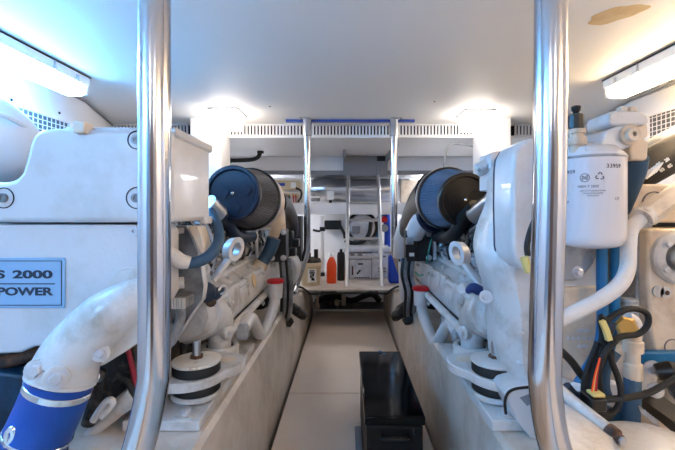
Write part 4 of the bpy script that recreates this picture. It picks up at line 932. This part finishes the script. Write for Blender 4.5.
# blue bar and black pipe unions
obj('blue_bar', box(B(), P(640, 0, .98).x, P(700, 0, .98).x, .975, 1.0, P(0, 366, .98).z, P(0, 352, .98).z), M['bluepipe'], t, .003)
bs = obj('valve_body', prismpx(B(), [(612, 352), (628, 346), (652, 352), (660, 370), (655, 395), (640, 420), (615, 415), (606, 385)], 1.02, 1.14, 3), M['cast'], t, .01)
obj('side_cylinder', lathe(B(), [(.05, -.3), (.052, 0)], P(650, 392, 1.08), (0, 0, 1), 24), M['warmcast'], t)
obj('side_cylinder', lathe(B(), [(.05, -.3), (.052, .02)], P(682, 392, 1.05), (0, 0, 1), 24), M['warmcast'], t)
bu = obj('black_union', tube(B(), [P(656, 372, .93), P(668, 371, .92), P(680, 374, .92)], [.018, .023, .023], 14, sm=False), M['black'], t)
obj('black_union', lathe(B(), [(.018, 0), (.022, .012), (.022, .05)], P(676, 386, .90), (-.4, -1, 0), 8), M['black'], t)
for a in ((652, 368), (655, 390)): 
    bm = B(); bolt(bm, P(a[0], a[1], .96), (-.3, -1, 0), .013, .014); obj('bolt', bm, M['boltmet'], t)
# wiring harness
hz = [
 [(616, 340), (606, 352), (600, 365), (595, 382), (592, 398), (597, 410), (608, 414), (617, 408), (621, 394), (618, 378), (612, 362), (610, 350)],
 [(603, 345), (612, 340), (624, 336), (638, 334), (647, 326), (648, 316), (641, 310), (628, 309), (616, 314), (606, 320), (600, 316)],
 [(560, 350), (572, 362), (582, 376), (592, 386)],
 [(596, 398), (612, 399), (632, 397), (648, 393), (662, 386), (676, 378)],
 [(609, 330), (608, 345), (602, 360), (598, 376), (600, 392)],
]
for i, q in enumerate(hz):
    obj('harness_cable', tube(B(), [P(a, b_, .80+.02*(i % 3)) for a, b_ in q], (.0062, .0062, .008, .0065, .007)[i], 10), M['rubber'], t)
for q, r_, m_ in (([(601, 320), (603, 335), (599, 352), (592, 372), (588, 396), (594, 412), (606, 417), (614, 410)], .0075, 'rubber'), ([(612, 322), (606, 340), (600, 358), (598, 380), (606, 398)], .009, 'ink'), ([(598, 342), (590, 362), (584, 384), (586, 404), (597, 416), (611, 412)], .006, 'rubber'),
                ([(556, 392), (570, 398), (586, 402), (600, 406)], .009, 'rubber'), ([(608, 400), (604, 385), (606, 368), (616, 352)], .011, 'bluehose'), ([(566, 386), (576, 396), (590, 396)], .010, 'ink')):
    obj('harness_cable', tube(B(), [P(a, b_, .83) for a, b_ in q], r_, 10), M[m_], t)
for k, (m_, dx) in enumerate((('red', 0), ('yellow', -2), ('darkred', 1.5), ('orange', -3.2))):
    obj('thin_wire', tube(B(), [P(600, 358, .79), P(596.5+dx*.5, 375, .79), P(595+dx, 393, .79)], .0018, 6), M[m_], t)
obj('connector_plug', box(B(), P(589, 0, .79).x, P(601, 0, .79).x, .775, .80, P(0, 394.5, .79).z, P(0, 391, .79).z), M['yellow'], t, .002)
obj('connector_body', box(B(), P(588, 0, .79).x, P(603, 0, .79).x, .775, .82, P(0, 409, .79).z, P(0, 396, .79).z), M['black'], t, .004)
obj('yellow_tag', tube(B(), [P(602, 321, .78), P(606, 330, .78), P(609, 340, .78)], .007, 4, sm=False), M['yellow'], t)
obj('small_fitting', lathe(B(), [(.013, 0), (.013, .02), (.008, .026)], P(612, 386, .85), (-.5, -1, .2), 12), M['cast'], t)
obj('left_fitting', lathe(B(), [(.018, 0), (.018, .03), (.012, .04)], P(574, 390, .92), (.3, -1, .2), 8), M['paint'], t)
# lower tray: sloping flat casting with a rolled edge, and big round cover
bm = B(); q = [P(556, 392, .84), P(562, 396, .84), P(612, 436, .72), P(640, 470, .70), P(560, 470, .62)]
q2 = [v+Vector((0, .03, -.03)) for v in q]
loft(bm, [q2, q]); tr = obj('lower_tray', bm, M['cast'], t, .003)
obj('rolled_edge', tube(B(), [P(553, 384, .84), P(575, 403, .80), P(596, 420, .76), P(611, 432, .73)], .012, 14), M['cast'], tr)
ax = P(611, 432, .73)-P(596, 420, .76)
obj('edge_bolt', lathe(B(), [(.0135, -.004), (.0135, .012), (.009, .012), (.009, .022)], P(610.5, 431.5, .73), ax, 14), M['rust'], tr)
obj('edge_bolt_head', lathe(B(), [(.0085, .012), (.0085, .026)], P(610.5, 431.5, .73), ax, 6), M['alu'], tr)
bm = B(); bmesh.ops.create_uvsphere(bm, u_segments=40, v_segments=20, radius=1); bmesh.ops.transform(bm, matrix=Matrix.Translation(P(646, 478, .80)) @ Matrix.Diagonal((.155, .13, .092, 1)), verts=bm.verts)
obj('round_cover', bm, M['cast'], t, ang=60)
obj('wire_spring', tube(B(), [P(640+4.2*k/3+(1.5 if k % 2 else -1.5)*.6, 409+2.3*k/2+(4.2 if k % 2 else -3.2), .86) for k in range(14)], .0022, 6, n=3), M['alu'], t)
obj('dark_channel', tube(B(), [P(642, 395, .98), P(670, 415, .95), P(700, 440, .92)], .028, 4, sm=False), M['black'], t)
obj('blue_clip', box(B(), P(608, 0, .9).x, P(628, 0, .9).x, .90, .93, P(0, 428, .9).z, P(0, 412, .9).z, roty(20)), M['tank'], t, .003)
# manifold plug in blue
obj('blue_connector', tube(B(), [P(468, 291, 1.22), P(473, 288, 1.2), P(480, 291, 1.2), P(483, 294, 1.2)], [.010, .016, .016, .012], 12), M['medblue'], t)
obj('drain_plug', lathe(B(), [(.018, 0), (.020, .006), (.016, .012)], P(464, 289, 1.24), (-1, -.6, .2), 14), M['cast'], t)
obj('green_wire', tube(B(), [P(432, 237, 2.05), P(429, 250, 2.04), P(427, 262, 2.04), P(426, 272, 2.04), P(420, 276, 2.04), P(415, 272, 2.05)], .004, 6), M['green'], t)
obj('unit_connector', box(B(), P(404, 0, 2.1).x, P(415, 0, 2.1).x, 2.05, 2.1, P(0, 257, 2.1).z, P(0, 230, 2.1).z), M['black'], t, .005)
obj('unit_plug', rod(B(), P(406, 241, 2.03), P(413, 241, 2.03), .018, 12), M['greycast'], t)
obj('unit_sticker', box(B(), P(409.5, 0, 2.04).x, P(414.5, 0, 2.04).x, 2.046, 2.05, P(0, 256.5, 2.04).z, P(0, 253, 2.04).z), M['white'], t)
obj('elbow_band', tube(B(), [P(431, 217, 1.97), P(428.5, 218.5, 1.985)], .078, 20, sm=False), M['bluefilt'], t)
obj('aft_pipe', tube(B(), [P(401, 258, 2.5), P(402, 240, 2.5), P(406, 225, 2.5), P(412, 219, 2.5)], .05, 16), M['paint'], t)
obj('aft_standpipe', tube(B(), [P(404, 262, 2.35), P(405, 285, 2.35), P(406, 300, 2.35)], .035, 16), M['paint'], t)

# black printed hose at the right edge
t = thing('printed_hose', 'thick black hose with white printing by the mesh side vent', 'hose', P(660, 180, 1.25))
q = [P(630, 178, 1.24), P(650, 166, 1.24), P(675, 153, 1.26), P(710, 137, 1.3)]
obj('hose', tube(B(), q, .055, 24), M['rubber'], t)
bm = B()
for k in range(5): box(bm, P(648+k*2.3, 0, 1.12).x, P(649+k*2.3, 0, 1.12).x, 1.112, 1.13, P(0, 180-k*1.6, 1.12).z, P(0, 168-k*1.6, 1.12).z, roty(35))
obj('printed_bars', bm, M['white'], t)
for s_, px, py in (('26', 659, 164), ('28', 667, 160), ('83', 662, 170), ('65', 670, 166)):
    text('printing', s_, .013, Matrix.Translation(P(px, py, 1.125)) @ FACING @ Matrix.Rotation(math.radians(35), 4, 'Z'), M['white'], t, ext=.002)
t = thing('grey_duct', 'grey flexible duct running above the black printed hose', 'duct', P(665, 150, 1.4))
obj('duct', tube(B(), [P(636, 172, 1.5), P(655, 152, 1.5), P(680, 138, 1.5), P(720, 120, 1.5)], .05, 20), M['greycast'], t)
